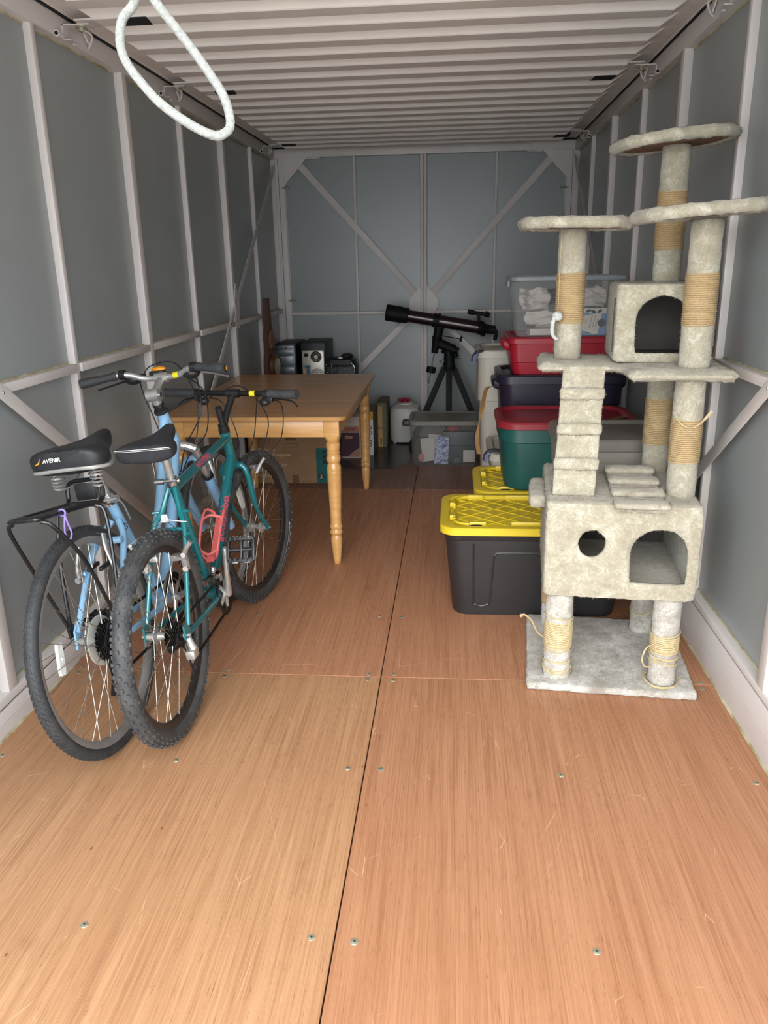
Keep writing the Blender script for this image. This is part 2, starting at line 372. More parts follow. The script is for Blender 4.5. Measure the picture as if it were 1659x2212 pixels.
sl=MB(); sl.box((-.0032,-.0007,.0010),(.0032,.0007,.0017)); sl.box((-.0007,-.0032,.0010),(.0007,.0032,.0017)); slm=sl.mesh('screw_slot',0)
for y in (1.344,1.955,2.464,2.508,2.99,3.60,4.21,4.895,4.955):
    for x in (-1.355,-.812,-.297,-.205,.312,.853):
        o=link('screw',scm,'zinc',fl); o.location=(x+random.uniform(-.004,.004),y+random.uniform(-.006,.006),.0005); o.rotation_euler=(0,0,random.uniform(0,3))
        s=link('screw_slot',slm,'dark',o)
def side_wall(name, X, s, zb, zs, side):
    XP=X+s*.035
    wl=MB().box((XP+s*.006,Y0,.0),(XP+s*.03,Y1+.05,2.32)).build(name,'panel'); struct(wl)
    tag(wl,'%s grey panelled container wall with white posts and rails'%side,'wall')
    rails=[(zs,1.035),(1.065,2.185)]
    for k in range(8):
        for za,zb_ in rails:
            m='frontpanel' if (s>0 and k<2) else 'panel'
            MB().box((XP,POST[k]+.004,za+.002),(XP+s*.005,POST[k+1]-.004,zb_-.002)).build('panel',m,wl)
        ra=MB().box((X,POST[k]+.02,1.035),(XP,POST[k+1]-.02,1.066),bev=.002).build('rail','white',wl)
        MB().box((XP-s*.004,POST[k]+.02,1.066),(XP,POST[k+1]-.02,1.071)).build('sealant','caulk',ra)
    for k,y in enumerate(POST):
        wide=k%2==0; w=.05 if wide else .028; dx=0 if wide else s*.008
        yy=min(max(y,Y0+.025),Y1-.025)
        MB().box((X+dx,yy-w/2,zs-.001),(XP+s*.005,yy+w/2,2.19),bev=.003).build('post','white',wl)
    MB().box((X,Y0,2.185),(X+s*.06,Y1,2.258),bev=.003).build('top_rail','white',wl)
    MB().box((XP-s*.004,Y0,2.178),(XP,Y1,2.185)).build('sealant','caulk',wl)
    # flat diagonal braces forming a wide V
    for ya,za,yb,zb_ in ((.72,2.175,3.60,.15),(6.52,2.13,3.64,.15)):
        b=MB(); b.bar((X-s*.004,ya,za),(X-s*.004,yb,zb_),.046,.005,(1,0,0),.001); br=b.build('brace','white',wl)
        rv=MB()
        for t in (.54,.56): 
            p=V((X-s*.0065,ya,za)).lerp(V((X-s*.0065,yb,zb_)),t); rv.ell(p,(.003,.005,.005),8,5)
        rv.build('rivet','steel',br)
    for yy in (POST[2],POST[6]):
        sg=1 if yy>3 else -1
        poly=[(yy-.035*sg,1.02),(yy-.035*sg,1.20),(yy+.01*sg,1.30),(yy+.06*sg,1.24),(yy+.085*sg,1.17),(yy+.06*sg,1.08),(yy+.04*sg,1.02)]
        M=Matrix(((0,0,1,X-s*.009 if s<0 else X-.013),(1,0,0,0),(0,1,0,0),(0,0,0,1)))
        MB().prism(poly,0,.004 if s>0 else -.004,M).build('gusset','white',wl)
    # base channel, shadow gap and sill
    bb=MB().box((X,Y0,0),(X+s*.06,Y1,zb),bev=.003).build('baseboard_'+name.split('_')[1],'white'); struct(bb); tag(bb,'white base channel along the %s container wall'%side,'baseboard')
    MB().box((X-s*.0008,Y0,zb*.52),(X+s*.002,Y1,zb*.52+.003)).build('groove_line','white',bb)
    MB().box((X+s*.004,Y0,zb-.001),(X+s*.05,Y1,zb+.006)).build('shadow_gap','dark',bb)
    MB().box((X,Y0,zb+.005),(X+s*.06,Y1,zs),bev=.003).build('sill_rail','white',bb)
    cb=MB(); 
    ys=[Y0+i*.05 for i in range(int((Y1-Y0)/.05))]
    cb.tube([(X-s*.001,y,.001+.0015*random.random()) for y in ys],[.004+.003*random.random() for y in ys],6); cb.build('caulk_bead','caulk',bb)
    MB().box((XP-s*.004,Y0,zs),(XP,Y1,zs+.006)).build('sealant','caulk',bb)
    return wl
wl=side_wall('wall_left',XL,-1,.090,.127,'left'); wr=side_wall('wall_right',XR,1,.165,.197,'right')
# back wall
wb=MB().box((XL-.06,Y1+.004,0),(XR+.06,Y1+.03,2.32)).build('wall_back','panel'); struct(wb); tag(wb,'far grey end wall with a white cross brace','wall')
vx=[-1.33,-.778,-.243,.315,.845]
for i in range(4):
    for za,zb_ in ((.13,1.01),(1.035,2.19)):
        MB().box((vx[i]+.006,Y1-.002,za+.002),(vx[i+1]-.006,Y1+.003,zb_-.002)).build('panel','panel',wb)
def ybox(x0,x1,z0,z1,name='post',y=YB,bev=.003,d=None): return MB().box((x0,y,z0),(x1,Y1-.001 if d is None else y+d,z1),bev=bev).build(name,'white',wb)
ybox(-1.413,-1.327,.0,2.26); ybox(.842,.922,.0,2.26)
ybox(-1.335,-1.322,.0,2.26,'post_flange',YB+.02); ybox(.836,.846,.0,2.26,'post_flange',YB+.02)
MB().box((-1.374,YB-.0007,0),(-1.371,YB+.01,2.26)).build('joint','dark',wb); MB().box((.882,YB-.0007,0),(.885,YB+.01,2.26)).build('joint','dark',wb)
for x in (-.778,.315): ybox(x-.010,x+.010,.1,2.2,'post',YB+.014)
ybox(-.269,-.217,.1,2.2,'post',YB-.004); MB().box((-.2445,YB-.0046,.1),(-.2415,YB,2.2)).build('joint','dark',wb)
ybox(-1.33,-.27,1.01,1.035,'rail',YB+.012); ybox(-.217,.845,1.01,1.035,'rail',YB+.012)
tb=ybox(-1.4135,.9225,2.195,2.2605,'top_beam',YB-.003); ybox(-1.4135,.9225,0,.12,'bottom_beam',YB-.003)
cz=1.092; cx=-.243
for sx,xc,pc in ((-1,-1.33,-1.20),(1,.845,.72)):
    for zc in (2.14,.03):
        MB().bar((pc if zc>1 else xc,YB+.012,zc),(cx,YB+.012,cz),.052,.010,(0,1,0),.001).build('brace','white',wb)
    e=.20
    poly=[(xc,2.20),(xc-sx*e,2.20),(xc-sx*(e-.03),2.168),(xc-sx*.07,2.07),(xc-sx*.00,1.985)] 
    poly=[(xc,2.20),(xc-sx*.19,2.20),(xc-sx*.135,2.14),(xc-sx*.085,2.085),(xc,2.0)]
    M=Matrix(((1,0,0,0),(0,0,1,YB+.002),(0,1,0,0),(0,0,0,1)))
    MB().prism(poly,0,.006,M).build('gusset','white',wb)
M=Matrix(((1,0,0,cx),(0,0,1,YB),(0,1,0,cz),(0,0,0,1)))
a,b_=.115,.13
MB().prism([(-a,-.03),(-.03,-b_),(.03,-b_),(a,-.03),(a,.03),(.03,b_),(-.03,b_),(-a,.03)],0,.006,M).build('gusset','white',wb)
# small clips on the end frame
def clip(x,z,nm='latch'):
    c=MB(); c.box((x-.012,YB-.006,z-.012),(x+.012,YB+.004,z+.012),bev=.002); c.cyl((x-.03,YB-.01,z),(x+.03,YB-.01,z),.005,n=8); c.build(nm,'zinc',wb)
for x,z in ((-1.315,1.98),(-1.31,1.13),(.83,1.93)): clip(x,z)
for x0 in (-1.10,.60):
    c=MB(); c.box((x0-.06,YB-.006,2.185),(x0+.06,YB+.002,2.196)); c.box((x0-.012,YB-.012,2.19),(x0+.012,YB,2.25)); c.cyl((x0-.045,YB-.012,2.188),(x0-.005,YB-.012,2.188),.008,n=8); c.cyl((x0+.02,YB-.012,2.188),(x0+.055,YB-.012,2.188),.008,n=8); c.build('door_bracket','white',wb)
# ceiling: one pressed sheet with cross ribs
def ceiling():
    pitch=.205; ycs=[Y0+.18+i*pitch for i in range(40) if Y0+.18+i*pitch<Y1-.12]
    ycs=[3.3+pitch*k for k in range(-12,16)]
    prof=[]; zh,zl=2.274,2.234
    xs=[XL-.01,XL+.07,XL+.13,XR-.13,XR-.07,XR+.01]
    wt=[0,0,1,1,0,0]
    rows=[(Y0,0)]
    for yc in ycs:
        rows += [(yc-.064,0),(yc-.060,.08),(yc-.047,.92),(yc-.043,1),(yc+.043,1),(yc+.047,.92),(yc+.060,.08),(yc+.064,0)]
    rows.append((Y1+.03,0))
    vs=[];fs=[]; n=len(xs)
    for (y,t) in rows:
        for x,wg in zip(xs,wt): vs.append((x,y,zh-(zh-zl)*t*wg))
    for i in range(len(rows)-1):
        for k in range(n-1): fs.append((i*n+k,(i+1)*n+k,(i+1)*n+k+1,i*n+k+1))
    c=MB(); c.add(vs,fs); o=c.build('ceiling','ceil',None,28)
    return o
ce=ceiling(); struct(ce); tag(ce,'ribbed cream metal ceiling of the container','ceiling')
MB().box((XL-.07,Y0-.02,2.31),(XR+.07,Y1+.06,2.33)).build('roof_skin','ceil',ce)
for x0,x1 in ((XL-.06,XL+.006),(XR-.006,XR+.06)):
    MB().box((x0,Y0,2.2585),(x1,Y1,2.2655)).build('shadow_gap','dark',ce); MB().box((x0,Y0,2.2655),(x1,Y1,2.285)).build('edge_strip','ceil',ce)
MB().box((XL,YB+.0,2.262),(XR,Y1+.02,2.270)).build('shadow_gap','dark',ce)
for x,y in ((-1.127,3.095),(-1.149,4.325),(-1.20,6.17),(.707,4.325),(.745,6.17)):
    MB().prism([(-.045,-.045),(.055,-.045),(.045,.04),(-.055,.04)],2.2312,2.2690,Matrix.Translation((x,y,0))).build('slot','dark',ce)
for s,X,ys in ((-1,XL,(3.10,4.13,6.17)),(1,XR,(3.05,4.08,5.95))):
    for y in ys:
        b=MB(); i=-s
        b.box((X-s*.0,y-.02,2.228),(X+i*.10,y+.03,2.2325)); b.box((X+i*.004,y-.02,2.185),(X+i*.0,y+.03,2.2325)); b.box((X+i*.0,y-.02,2.183),(X+i*.03,y+.03,2.187))
        b.box((X+i*.06,y-.05,2.233),(X+i*.13,y+.04,2.239))
        o=b.build('roof_bracket','white',ce)
        t=MB(); t.cyl((X+i*.06,y+.005,2.229),(X+i*.06,y+.005,2.224),.02,n=14); t.cyl((X+i*.06,y+.005,2.226),(X+i*.06,y+.005,2.212),.010,n=6); t.build('bolt','zinc',o)
        h=MB(); h.cyl((X+i*.010,y-.09,2.188),(X+i*.010,y-.05,2.188),.011,n=12); h.build('hinge_pin','white',o); h=MB().cyl((X+i*.008,y+.05,2.188),(X+i*.008,y+.09,2.188),.007,n=10); h.build('hinge_pin','white',o)
        d=MB(); d.cyl((X+i*.010,y-.0915,2.188),(X+i*.010,y-.0895,2.188),.007,n=10); d.build('pin_hole','dark',o)
        k=MB(); k.bar((X+i*.004,y+.16,2.258),(X+i*.012,y+.18,2.218),.03,.006,(1,0,0)); k.tube(bez([(X+i*.006,y+.15,2.255),(X+i*.03,y+.16,2.24),(X+i*.02,y+.17,2.215),(X+i*.004,y+.18,2.205)],4),.010,8,flat=.5); k.build('hook','white',o)
# open front: corner posts and header beam that carries the rolled-up door rope
tr=MB().box((XL-.07,Y0-.06,-.02),(XL+.01,Y0,2.33),bev=.004).build('trim_1','white'); struct(tr); tag(tr,'white corner post at the open front, left side','post')
tr=MB().box((XR-.01,Y0-.06,-.02),(XR+.07,Y0,2.33),bev=.004).build('trim_2','white'); struct(tr); tag(tr,'white corner post at the open front, right side','post')
tr=MB().box((XL-.07,Y0-.06,2.19),(XR+.07,Y0,2.33),bev=.004).build('trim_3','white'); struct(tr); tag(tr,'white header beam above the open front','beam')
tr=MB().box((XL+.01,.88,2.175),(XR-.01,1.02,2.230),bev=.01).build('trim_4','white'); struct(tr); tag(tr,'bottom bar of the raised door across the front','door bar')
# white pull rope: a loop knotted under the raised door bar
rp=[[-0.323,1.675],[-0.307,1.653],[-0.289,1.629],[-0.273,1.606],[-0.259,1.584],[-0.252,1.563],[-0.251,1.549],[-0.256,1.542],[-0.265,1.539],[-0.283,1.546],[-0.306,1.56],[-0.328,1.577],[-0.349,1.6],[-0.362,1.617],[-0.369,1.633],[-0.369,1.651],[-0.364,1.664],[-0.351,1.674]]
pts=[(x,.95+.012*math.sin(i*.5),z) for i,(x,z) in enumerate(rp)]
pts=[(-.338,.953,1.80),(-.337,.952,1.74),(-.333,.951,1.70)]+pts+[(-.343,.955,1.69),(-.338,.956,1.74),(-.342,.956,1.80)]
ro=empty('pull_rope',(0,0,0),label='thick white braided rope loop hanging near the ceiling at the front',cat='rope')
def braided(path, r):
    mb=MB(); P=[V(p) for p in bez(path,7)]; d=[0]
    for i in range(1,len(P)): d.append(d[-1]+(P[i]-P[i-1]).length)
    n=14; T=[(P[min(i+1,len(P)-1)]-P[max(i-1,0)]).normalized() for i in range(len(P))]
    N_=int(d[-1]/.0022); vs=[];fs=[]
    x,y=frame_of(T[0]); j=0
    for i in range(N_):
        t=d[-1]*i/(N_-1)
        while j<len(P)-2 and d[j+1]<t: j+=1
        u=(t-d[j])/(d[j+1]-d[j]); c=P[j].lerp(P[j+1],u); tt=T[j].lerp(T[j+1],u).normalized()
        x=(x-tt*x.dot(tt)).normalized(); y=tt.cross(x)
        for k in range(n):
            a=2*PI*k/n; rr=r*(1+.07*math.sin(4*a+t*520)*math.sin(4*a-t*520)); vs.append(c+(x*math.cos(a)+y*math.sin(a))*rr)
    for i in range(N_-1):
        for k in range(n): fs.append((i*n+k,i*n+(k+1)%n,(i+1)*n+(k+1)%n,(i+1)*n+k))
    mb.add(vs,fs); return mb
braided(pts,.0050).build('loop','rope',ro,60)
kn=MB(); kn.ell((-.34,.954,1.81),(.016,.014,.018),14,9); kn.tube([(-.34+.013*math.cos(a),.954+.013*math.sin(a),1.80+.003*a) for a in [i*.5 for i in range(16)]],.006,8); kn.build('knot','rope',ro)
braided([(-.34,.954,1.82),(-.342,.953,1.97),(-.34,.95,2.18)],.0050).build('tail','rope',ro,60)
# ------------------------------------------------------------------ bicycles (local: X right, Y forward, Z up, origin at rear tyre contact)
def ring_profile(mb, R0, prof, n=72):
    # revolve (radial offset, axial) profile about X axis through origin
    vs=[];fs=[];m=len(prof)
    for k in range(n):
        a=2*PI*k/n
        for (dr,ax) in prof: vs.append((ax,(R0+dr)*math.cos(a),(R0+dr)*math.sin(a)))
    for k in range(n):
        k2=(k+1)%n
        for i in range(m):
            j=(i+1)%m; fs.append((k*m+i,k*m+j,k2*m+j,k2*m+i))
    mb.add(vs,fs)
_sp={}
def wheel(parent, M, Rw, t, rimmat, rubber, tread, hubw, name, nsp=32, cassette=False, disc=False, reflector=None, rim_w=.0115, ph=0):
    W=MB(); Ri=Rw-2*t
    ring_profile(W,Ri,[(.004,-rim_w),(.006,rim_w),(-.006,rim_w),(-.017,.005),(-.017,-.005),(-.006,-rim_w)][::-1])
    wo=W.build(name,rimmat,parent); wo.matrix_local=M
    Tm=MB(); pr=[(t+t*math.cos(a),t*.98*math.sin(a)) for a in [R(x) for x in range(-150,151,20)]]
    ring_profile(Tm,Ri,pr,96)
    if tread=='knob':
        n=58
        for k in range(n):
            for row,(da,w_,l_,h_) in enumerate(((0,.0085,.0100,.0045),(27,.0075,.0100,.0045),(-27,.0075,.0100,.0045),(56,.007,.0105,.005),(-56,.007,.0105,.005),(82,.005,.011,.0035),(-82,.005,.011,.0035))):
                a=2*PI*(k+(.5 if row in (1,2,5,6) else 0))/n; b=R(da)
                c=V((t*math.sin(b)*1.0,0,0)); rad=Ri+t+t*math.cos(b)
                nrm=V((math.sin(b),math.cos(b)*math.cos(a),math.cos(b)*math.sin(a))); tang=V((0,-math.sin(a),math.cos(a)))
                p=V((c.x,rad*math.cos(a),rad*math.sin(a))); Mx=axis_matrix(p,nrm,tang)
                Tm.box((-w_/2,-l_/2,-.003),(w_/2,l_/2,h_),Mx)
    else:
        n=110
        for k in range(n):
            for row,(da,w_,l_,h_,sk) in enumerate(((10,.0045,.0105,.0013,.5),(-10,.0045,.0105,.0013,-.5),(32,.005,.011,.0014,.6),(-32,.005,.011,.0014,-.6),(56,.004,.009,.0015,.3),(-56,.004,.009,.0015,-.3))):
                a=2*PI*(k+(.5 if row%4>1 else 0))/n; b=R(da); rad=Ri+t+t*math.cos(b)
                nrm=V((math.sin(b),math.cos(b)*math.cos(a),math.cos(b)*math.sin(a))); tang=V((sk,-math.sin(a),math.cos(a)))
                p=V((t*math.sin(b),rad*math.cos(a),rad*math.sin(a))); Mx=axis_matrix(p,nrm,tang)
                Tm.box((-w_/2,-l_/2,-.002),(w_/2,l_/2,h_),Mx)
    Tm.build('tire',rubber,wo,30)
    H=MB(); h=hubw/2
    fl=h*.52
    H.lathe([(.005,-h-.018),(.005,-h-.006),(.011,-h-.005),(.011,-h),(.012,-fl-.012),(.026,-fl-.004),(.026,-fl),(.013,-fl+.006),(.0115,0),(.013,fl-.006),(.026,fl),(.026,fl+.004),(.012,fl+.012),(.011,h),(.011,h+.005),(.005,h+.006),(.005,h+.018)],(0,0,0),(1,0,0),18)
    H.build('hub','alu',wo)
    key=(Ri,hubw); 
    for s in range(nsp):
        side=1 if s%2 else -1; a=2*PI*(s+.5)/nsp+ph; lead=(1 if (s//2)%2 else -1)*R(62)
        kk=(round(Ri,3),hubw,side,lead>0)
        if kk not in _sp:
            sp=MB(); p=V((side*fl,.024*math.cos(lead),.024*math.sin(lead))); q=V((side*.002,Ri-.012,0)); 
            sp.tube([p,q],.0011,5); sp.tube([q-(q-p).normalized()*.014,q],.0018,5); _sp[kk]=sp.mesh('spoke',60)
        o=link('spoke',_sp[kk],'spoke',wo); o.rotation_euler=(a,0,0)
    if reflector is not None:
        rf=MB(); a=reflector; rm=Ri*.66
        d=V((0,math.cos(a),math.sin(a))); tg=V((0,-math.sin(a),math.cos(a)))
        Mx=axis_matrix(d*rm,V((1,0,0)),tg); rf.prism([(-.009,-.045),(.009,-.045),(.012,-.03),(.012,.03),(.009,.045),(-.009,.045),(-.012,.03),(-.012,-.03)],-.005,.005,Mx); rf.ell(d*rm,(.010,.006,.006),8,6)
        rf.build('reflector','white_pl',wo)
    if cassette:
        g=MB(); rad=cassette
        for i,r in enumerate(rad):
            x0=h-.008-.0045*(len(rad)-1-i)-.004; x0=h-.006-(len(rad)-1-i)*.0048
            n=int(r*2*PI/.0127); poly=[]
            for k in range(n):
                for fr,dr in ((0,-.004),(.3,-.001),(.5,.002),(.7,-.001)):
                    a=2*PI*(k+fr)/n; poly.append(((r+dr)*math.cos(a),(r+dr)*math.sin(a)))
            hole=[(.014*math.cos(2*PI*k/16),.014*math.sin(2*PI*k/16)) for k in range(16)]
            # largest sprocket innermost
            x=h-.010-(len(rad)-1-i)*.0048
            g.prism(poly,0,.0022,axis_matrix((x,0,0),(1,0,0)),[hole])
        g.cyl((h-.010-len(rad)*.0048,0,0),(h-.002,0,0),.017,n=14)
        g.build('cassette','gear',wo)
    if disc:
        d=MB(); d.lathe([(.018,0),(.075,-.004),(.076,-.002),(.075,0),(.018,.004)],(h-.052,0,0),(1,0,0),36); d.build('spoke_guard','clear',wo)
    return wo
def crank(parent, bb, side, ang, L, armmat, rings, name='crank_arm'):
    d=V((0,math.cos(ang),math.sin(ang))); x=side*.075; p=V((x*.85,bb[0],bb[1])); q=V((x+side*.012,bb[0],bb[1]))+d*L
    c=MB(); c.tube([p-d*.012,p,p.lerp(q,.5),q,q+d*.012],[.012,.0155,.011,.012,.009],10,flat=.8); o=c.build(name,armmat,parent)
    b=MB(); b.cyl(p,p+V((side*.006,0,0)),.009,n=10); b.build('crank_bolt','steel',o)
    if rings:
        sp=MB()
        for k in range(5):
            a=ang+2*PI*k/5+.63; e=V((0,math.cos(a),math.sin(a))); sp.tube([V((side*.052,bb[0],bb[1])),V((side*.048,bb[0],bb[1]))+e*rings[0]*.72],[.009,.006],8)
        sp.build('spider',armmat,o)
        for i,r in enumerate(rings):
            n=int(r*2*PI/.0127); poly=[]
            for k in range(n):
                for fr,dr in ((0,-.004),(.35,-.001),(.5,.002),(.65,-.001)):
                    a=2*PI*(k+fr)/n; poly.append(((r+dr)*math.cos(a),(r+dr)*math.sin(a)))
            hole=[(r*.78*math.cos(2*PI*k/30),r*.78*math.sin(2*PI*k/30)) for k in range(30)]
            if r<.05: hole=[(r*.5*math.cos(2*PI*k/20),r*.5*math.sin(2*PI*k/20)) for k in range(20)]
            MB().prism(poly,-.0012,.0012,axis_matrix((side*(.050-.008*i),bb[0],bb[1]),(1,0,0)),[hole]).build('chainring','gear',o)
    return o,q
def pedal(parent, q, side, tilt=0.0):
    c=q+V((side*.058,0,0)); Mx=Matrix.Translation(c)@Matrix.Rotation(tilt,4,'X')
    p=MB(); 
    for s in (-1,1):
        p.box((-.046,s*.038-.006,-.010),(.046,s*.038+.006,.010),Mx,.003)
        for i in range(5): p.box((-.040+i*.0185,s*.038-.007,.009),(-.032+i*.0185,s*.038+.007,.014),Mx)
    for x in (-.046,0,.044): p.box((x-.005,-.04,-.008),(x+.005,.04,.008),Mx,.002)
    p.tube([c-V((side*.06,0,0)),c+V((side*.045,0,0))],.007,10)
    o=p.build('pedal','black',parent)
    for s in (-1,1):
        for x in (-.022,.022): MB().box((x-.010,s*.0445-.002,-.006),(x+.010,s*.0445+.002,.006),Mx,.001).build('pedal_reflector','alu',o)
    return o
def saddle(parent, back, nose, z_b, z_n, wd, m, thick=.05, name='saddle'):
    # lofted sections from the wide rear to the nose
    L=nose-back; secs=[(0,.72,.80),(.05,.92,1.0),(.18,1.0,1.0),(.36,.86,.95),(.52,.56,.85),(.66,.36,.78),(.82,.27,.74),(.93,.24,.66),(1.0,.15,.35)]
    rings=[]
    for (t,wf,hf) in secs:
        y=back+L*t; w_=wd*wf/2; zt=z_b+(z_n-z_b)*t-.012*math.sin(PI*t)+(.0 if t>.05 else -.006); h=thick*hf
        n=18; rg=[]
        for k in range(n):
            a=2*PI*k/n; ca,sa=math.cos(a),math.sin(a)
            x=w_*math.copysign(abs(ca)**.75,ca); z=zt-h*.42+ (h*.42*math.copysign(abs(sa)**.8,sa) if sa>0 else h*.58*sa*(1 if abs(ca)<.8 else 1))
            if sa<0: z=zt-h*.42+h*.58*math.copysign(abs(sa)**.5,sa)
            if sa>.5 and t<.6: z-=.006*(1-abs(ca)*2.2) if abs(ca)<.45 else 0
            rg.append((x,y,z))
        rings.append(rg)
    s=MB(); s.loft(rings); me=s.mesh(name,60)
    o=link(name,me,m,parent)
    md=o.modifiers.new('subsurf','SUBSURF'); md.levels=1; md.render_levels=1
    return o
def grip(mb,p,q,r,rings=0):
    p=V(p);q=V(q); n=18; pts=[p.lerp(q,i/n) for i in range(n+1)]; mb.tube(pts,[r*(1.12 if i in (0,n) else (1+.06*(i%2 if rings else 0))) for i in range(n+1)],12)
def chain(parent, path, wd=.006):
    P=[V(p) for p in path]; m=MB(); d=0; step=.0127; pos=[]
    carry=0
    for i in range(len(P)-1):
        seg=(P[i+1]-P[i]).length; t=carry
        while t<seg: pos.append((P[i].lerp(P[i+1],t/seg),(P[i+1]-P[i]).normalized())); t+=step/2
        carry=t-seg
    for i,(p,dv) in enumerate(pos):
        Mx=axis_matrix(p,dv,(1,0,0)); w_=wd if i%2 else wd*.7
        m.box((-.004,-w_/2,-.0045),(.004,w_/2,.0045),Mx)
    return m.build('chain','gear',parent,0)
def wrap_text(s, size, m, parent, p, q, r, ang, start, up, shear=0, name='lettering', bold=0, flip=1):
    me=text_mesh(s,size,shear=shear,extrude=.0002,bold=bold); p=V(p);q=V(q); d=(q-p).normalized(); u=V(up); u=(u-d*u.dot(d)).normalized(); sdir=d.cross(u)
    bm=bmesh.new(); bm.from_mesh(me); bmesh.ops.subdivide_edges(bm,edges=[e for e in bm.edges if e.calc_length()>size*.2],cuts=2); 
    for v in bm.verts:
        a=ang+flip*(v.co.y-size*.35)/r; rr=r+.0006+v.co.z; v.co=p+d*(start+v.co.x)+(u*math.cos(a)+sdir*math.sin(a))*rr
    bm.to_mesh(me); bm.free(); return link(name,me,m,parent)
def steer_fn(top, bot, ang):
    a=V((0,bot[0]-top[0],bot[1]-top[1])).normalized(); o=V((0,*top))
    Mx=Matrix.Translation(o)@Matrix.Rotation(ang,4,a)@Matrix.Translation(-o)
    return Mx
P3=lambda x,f,u: V((x,f,u))

def green_bike():
    lean=R(-4.5); root=empty('bicycle',(-.8415,2.117,.0042),(0,lean,R(-.8)),'teal green mountain bike with knobby tires and a coral bottle cage','bicycle')
    Rw,t=.326,.026; ax=(0,.326); BB=(.425,.285); CL=(.255,.745); HT=(.855,.785); HB=(.893,.66); FA=(1.053,.326)
    S=steer_fn(HT,HB,R(12))             # axis points down: positive turns the wheel to the right
    F=MB(); F.cyl(P3(0,*HT),P3(0,*HB),.0185,n=16); F.lathe([(.0215,0),(.0215,.01)],P3(0,*HT),(0,HB[0]-HT[0],HB[1]-HT[1]),16)
    F.cyl(P3(0,CL[0]-.003,CL[1]+.012),P3(0,*BB),.0150,n=14)                            # seat tube
    tt0,tt1=P3(0,.862,.757),P3(0,.262,.722); F.cyl(tt0,tt1,.0165,n=16)
    dt0,dt1=P3(0,.888,.682),P3(0,*BB); F.cyl(dt0,dt1,.0192,n=16)
    F.cyl(P3(-.036,*BB),P3(.036,*BB),.021,n=18)
    for s in (-1,1):
        F.tube(bez([P3(s*.010,CL[0]-.012,CL[1]-.018),P3(s*.030,CL[0]-.052,CL[1]-.085),P3(s*.052,.155,.60),P3(s*.066,.02,.35)],5),[.009]*10+[.0075]*6,10)
        F.tube([P3(s*.030,BB[0]-.01,BB[1]+.002),P3(s*.052,.30,.297),P3(s*.062,.02,.322)],[.011,.0105,.008],10)
        F.box((s*.064-.003,-.014,.315),(s*.064+.003,.03,.36))
        F.cyl(P3(s*.052,.125,.535),P3(s*.064,.12,.53),.007,n=10)
        for z in (.66,.60):
            F.cyl(P3(s*(.034+(.66-z)*.2),CL[0]-.05-(.66-z)*.8,z),P3(s*(.060+(.66-z)*.2),CL[0]-.055-(.66-z)*.8,z),.0045,n=8)
    F.cyl(P3(-.05,.17,.612),P3(.05,.17,.612),.0065,n=10)
    fr=F.build('frame','green',root)
    # lettering on the tubes
    rv=V((.8,-.6,0))
    wrap_text('SPECIALIZED',.026,'pink',fr,tt1,tt0,.0165,0,.20,V((.75,-.15,.6)),bold=.0006)
    wrap_text('Rockhopper',.042,'pink',fr,dt1,dt0,.0192,.25,.20,V((.72,-.62,.30)),shear=.35,bold=.0008)
    c=MB(); c.cyl(P3(0,.2585,.733),P3(0,.254,.758),.0185,n=16); c.cyl(P3(-.030,.238,.752),P3(.026,.238,.752),.006,n=8); c.ell(P3(.028,.238,.752),(.009,.009,.009)); c.cyl(P3(-.048,.238,.752),P3(-.022,.238,.752),.010,n=12); c.tube([P3(-.046,.240,.756),P3(-.050,.25,.79),P3(-.052,.255,.815)],[.005,.004,.0055],8,flat=.5); c.build('seat_clamp','steel',root)
    p=MB(); p.cyl(P3(0,.256,.75),P3(0,.224,.855),.0135,n=14); p.build('seat_post','alu',root)
    sd=saddle(root,.06,.325,.915,.925,.19,'cloth_black',.062)
    ln=MB()
    ln.tube(bez([P3(-.085,.075,.893),P3(-.04,.056,.896),P3(.04,.056,.896),P3(.085,.075,.893)],5),.0012,5); ln.build('seam_line','white_pl',sd); ln=MB(); ln.tube(bez([P3(-.088,.075,.889),P3(-.04,.054,.892),P3(.04,.054,.892),P3(.088,.075,.889)],5),.0008,5); ln.build('seam_line','white_pl',sd)
    rl=MB()
    for s in (-1,1): rl.tube(bez([P3(s*.05,.075,.872),P3(s*.028,.14,.852),P3(s*.022,.24,.853),P3(s*.012,.30,.885)],5),.0035,8)
    rl.box((-.024,.20,.848),(.024,.25,.862),bev=.004); rl.build('saddle_rail','black',sd)
    # front end
    fk=MB(S); st=V((0,HB[0]-HT[0],HB[1]-HT[1])).normalized(); crown=P3(0,*HB)+st*.022
    fk.cyl(P3(0,*HB),crown+st*.012,.019,n=14)
    for s in (-1,1): fk.tube(bez([crown+P3(s*.004,0,0),crown+P3(s*.040,.002,-.004),crown+P3(s*.056,.010,-.05),crown+P3(s*.056,.055,-.19),P3(s*.052,FA[0]-.002,FA[1])],6),[.014]*6+[.0125]*6+[.012]*6+[.0095]*7,12)
    for s in (-1,1): fk.box((s*.052-.003,FA[0]-.012,FA[1]-.010),(s*.052+.003,FA[0]+.012,FA[1]+.02))
    fk.build('fork','green',root)
    sk=MB(S); sk.cyl(P3(0,*HT),P3(0,*HT)-st*.012,.022,n=16); sk.cyl(P3(0,*HT)-st*.012,P3(0,*HT)-st*.03,.0195,n=16); sk.cyl(P3(0,*HT)-st*.02,P3(0,*HT)-st*.105,.0125,n=14)
    stop=P3(0,*HT)-st*.092; bar=P3(0,.955,.918)
    sk.tube([P3(0,.852,.80),P3(0,.885,.85),bar],[.0125,.0135,.0135],12); sk.cyl(bar-V((.026,0,0)),bar+V((.026,0,0)),.0165,n=14); sk.build('stem','black',root)
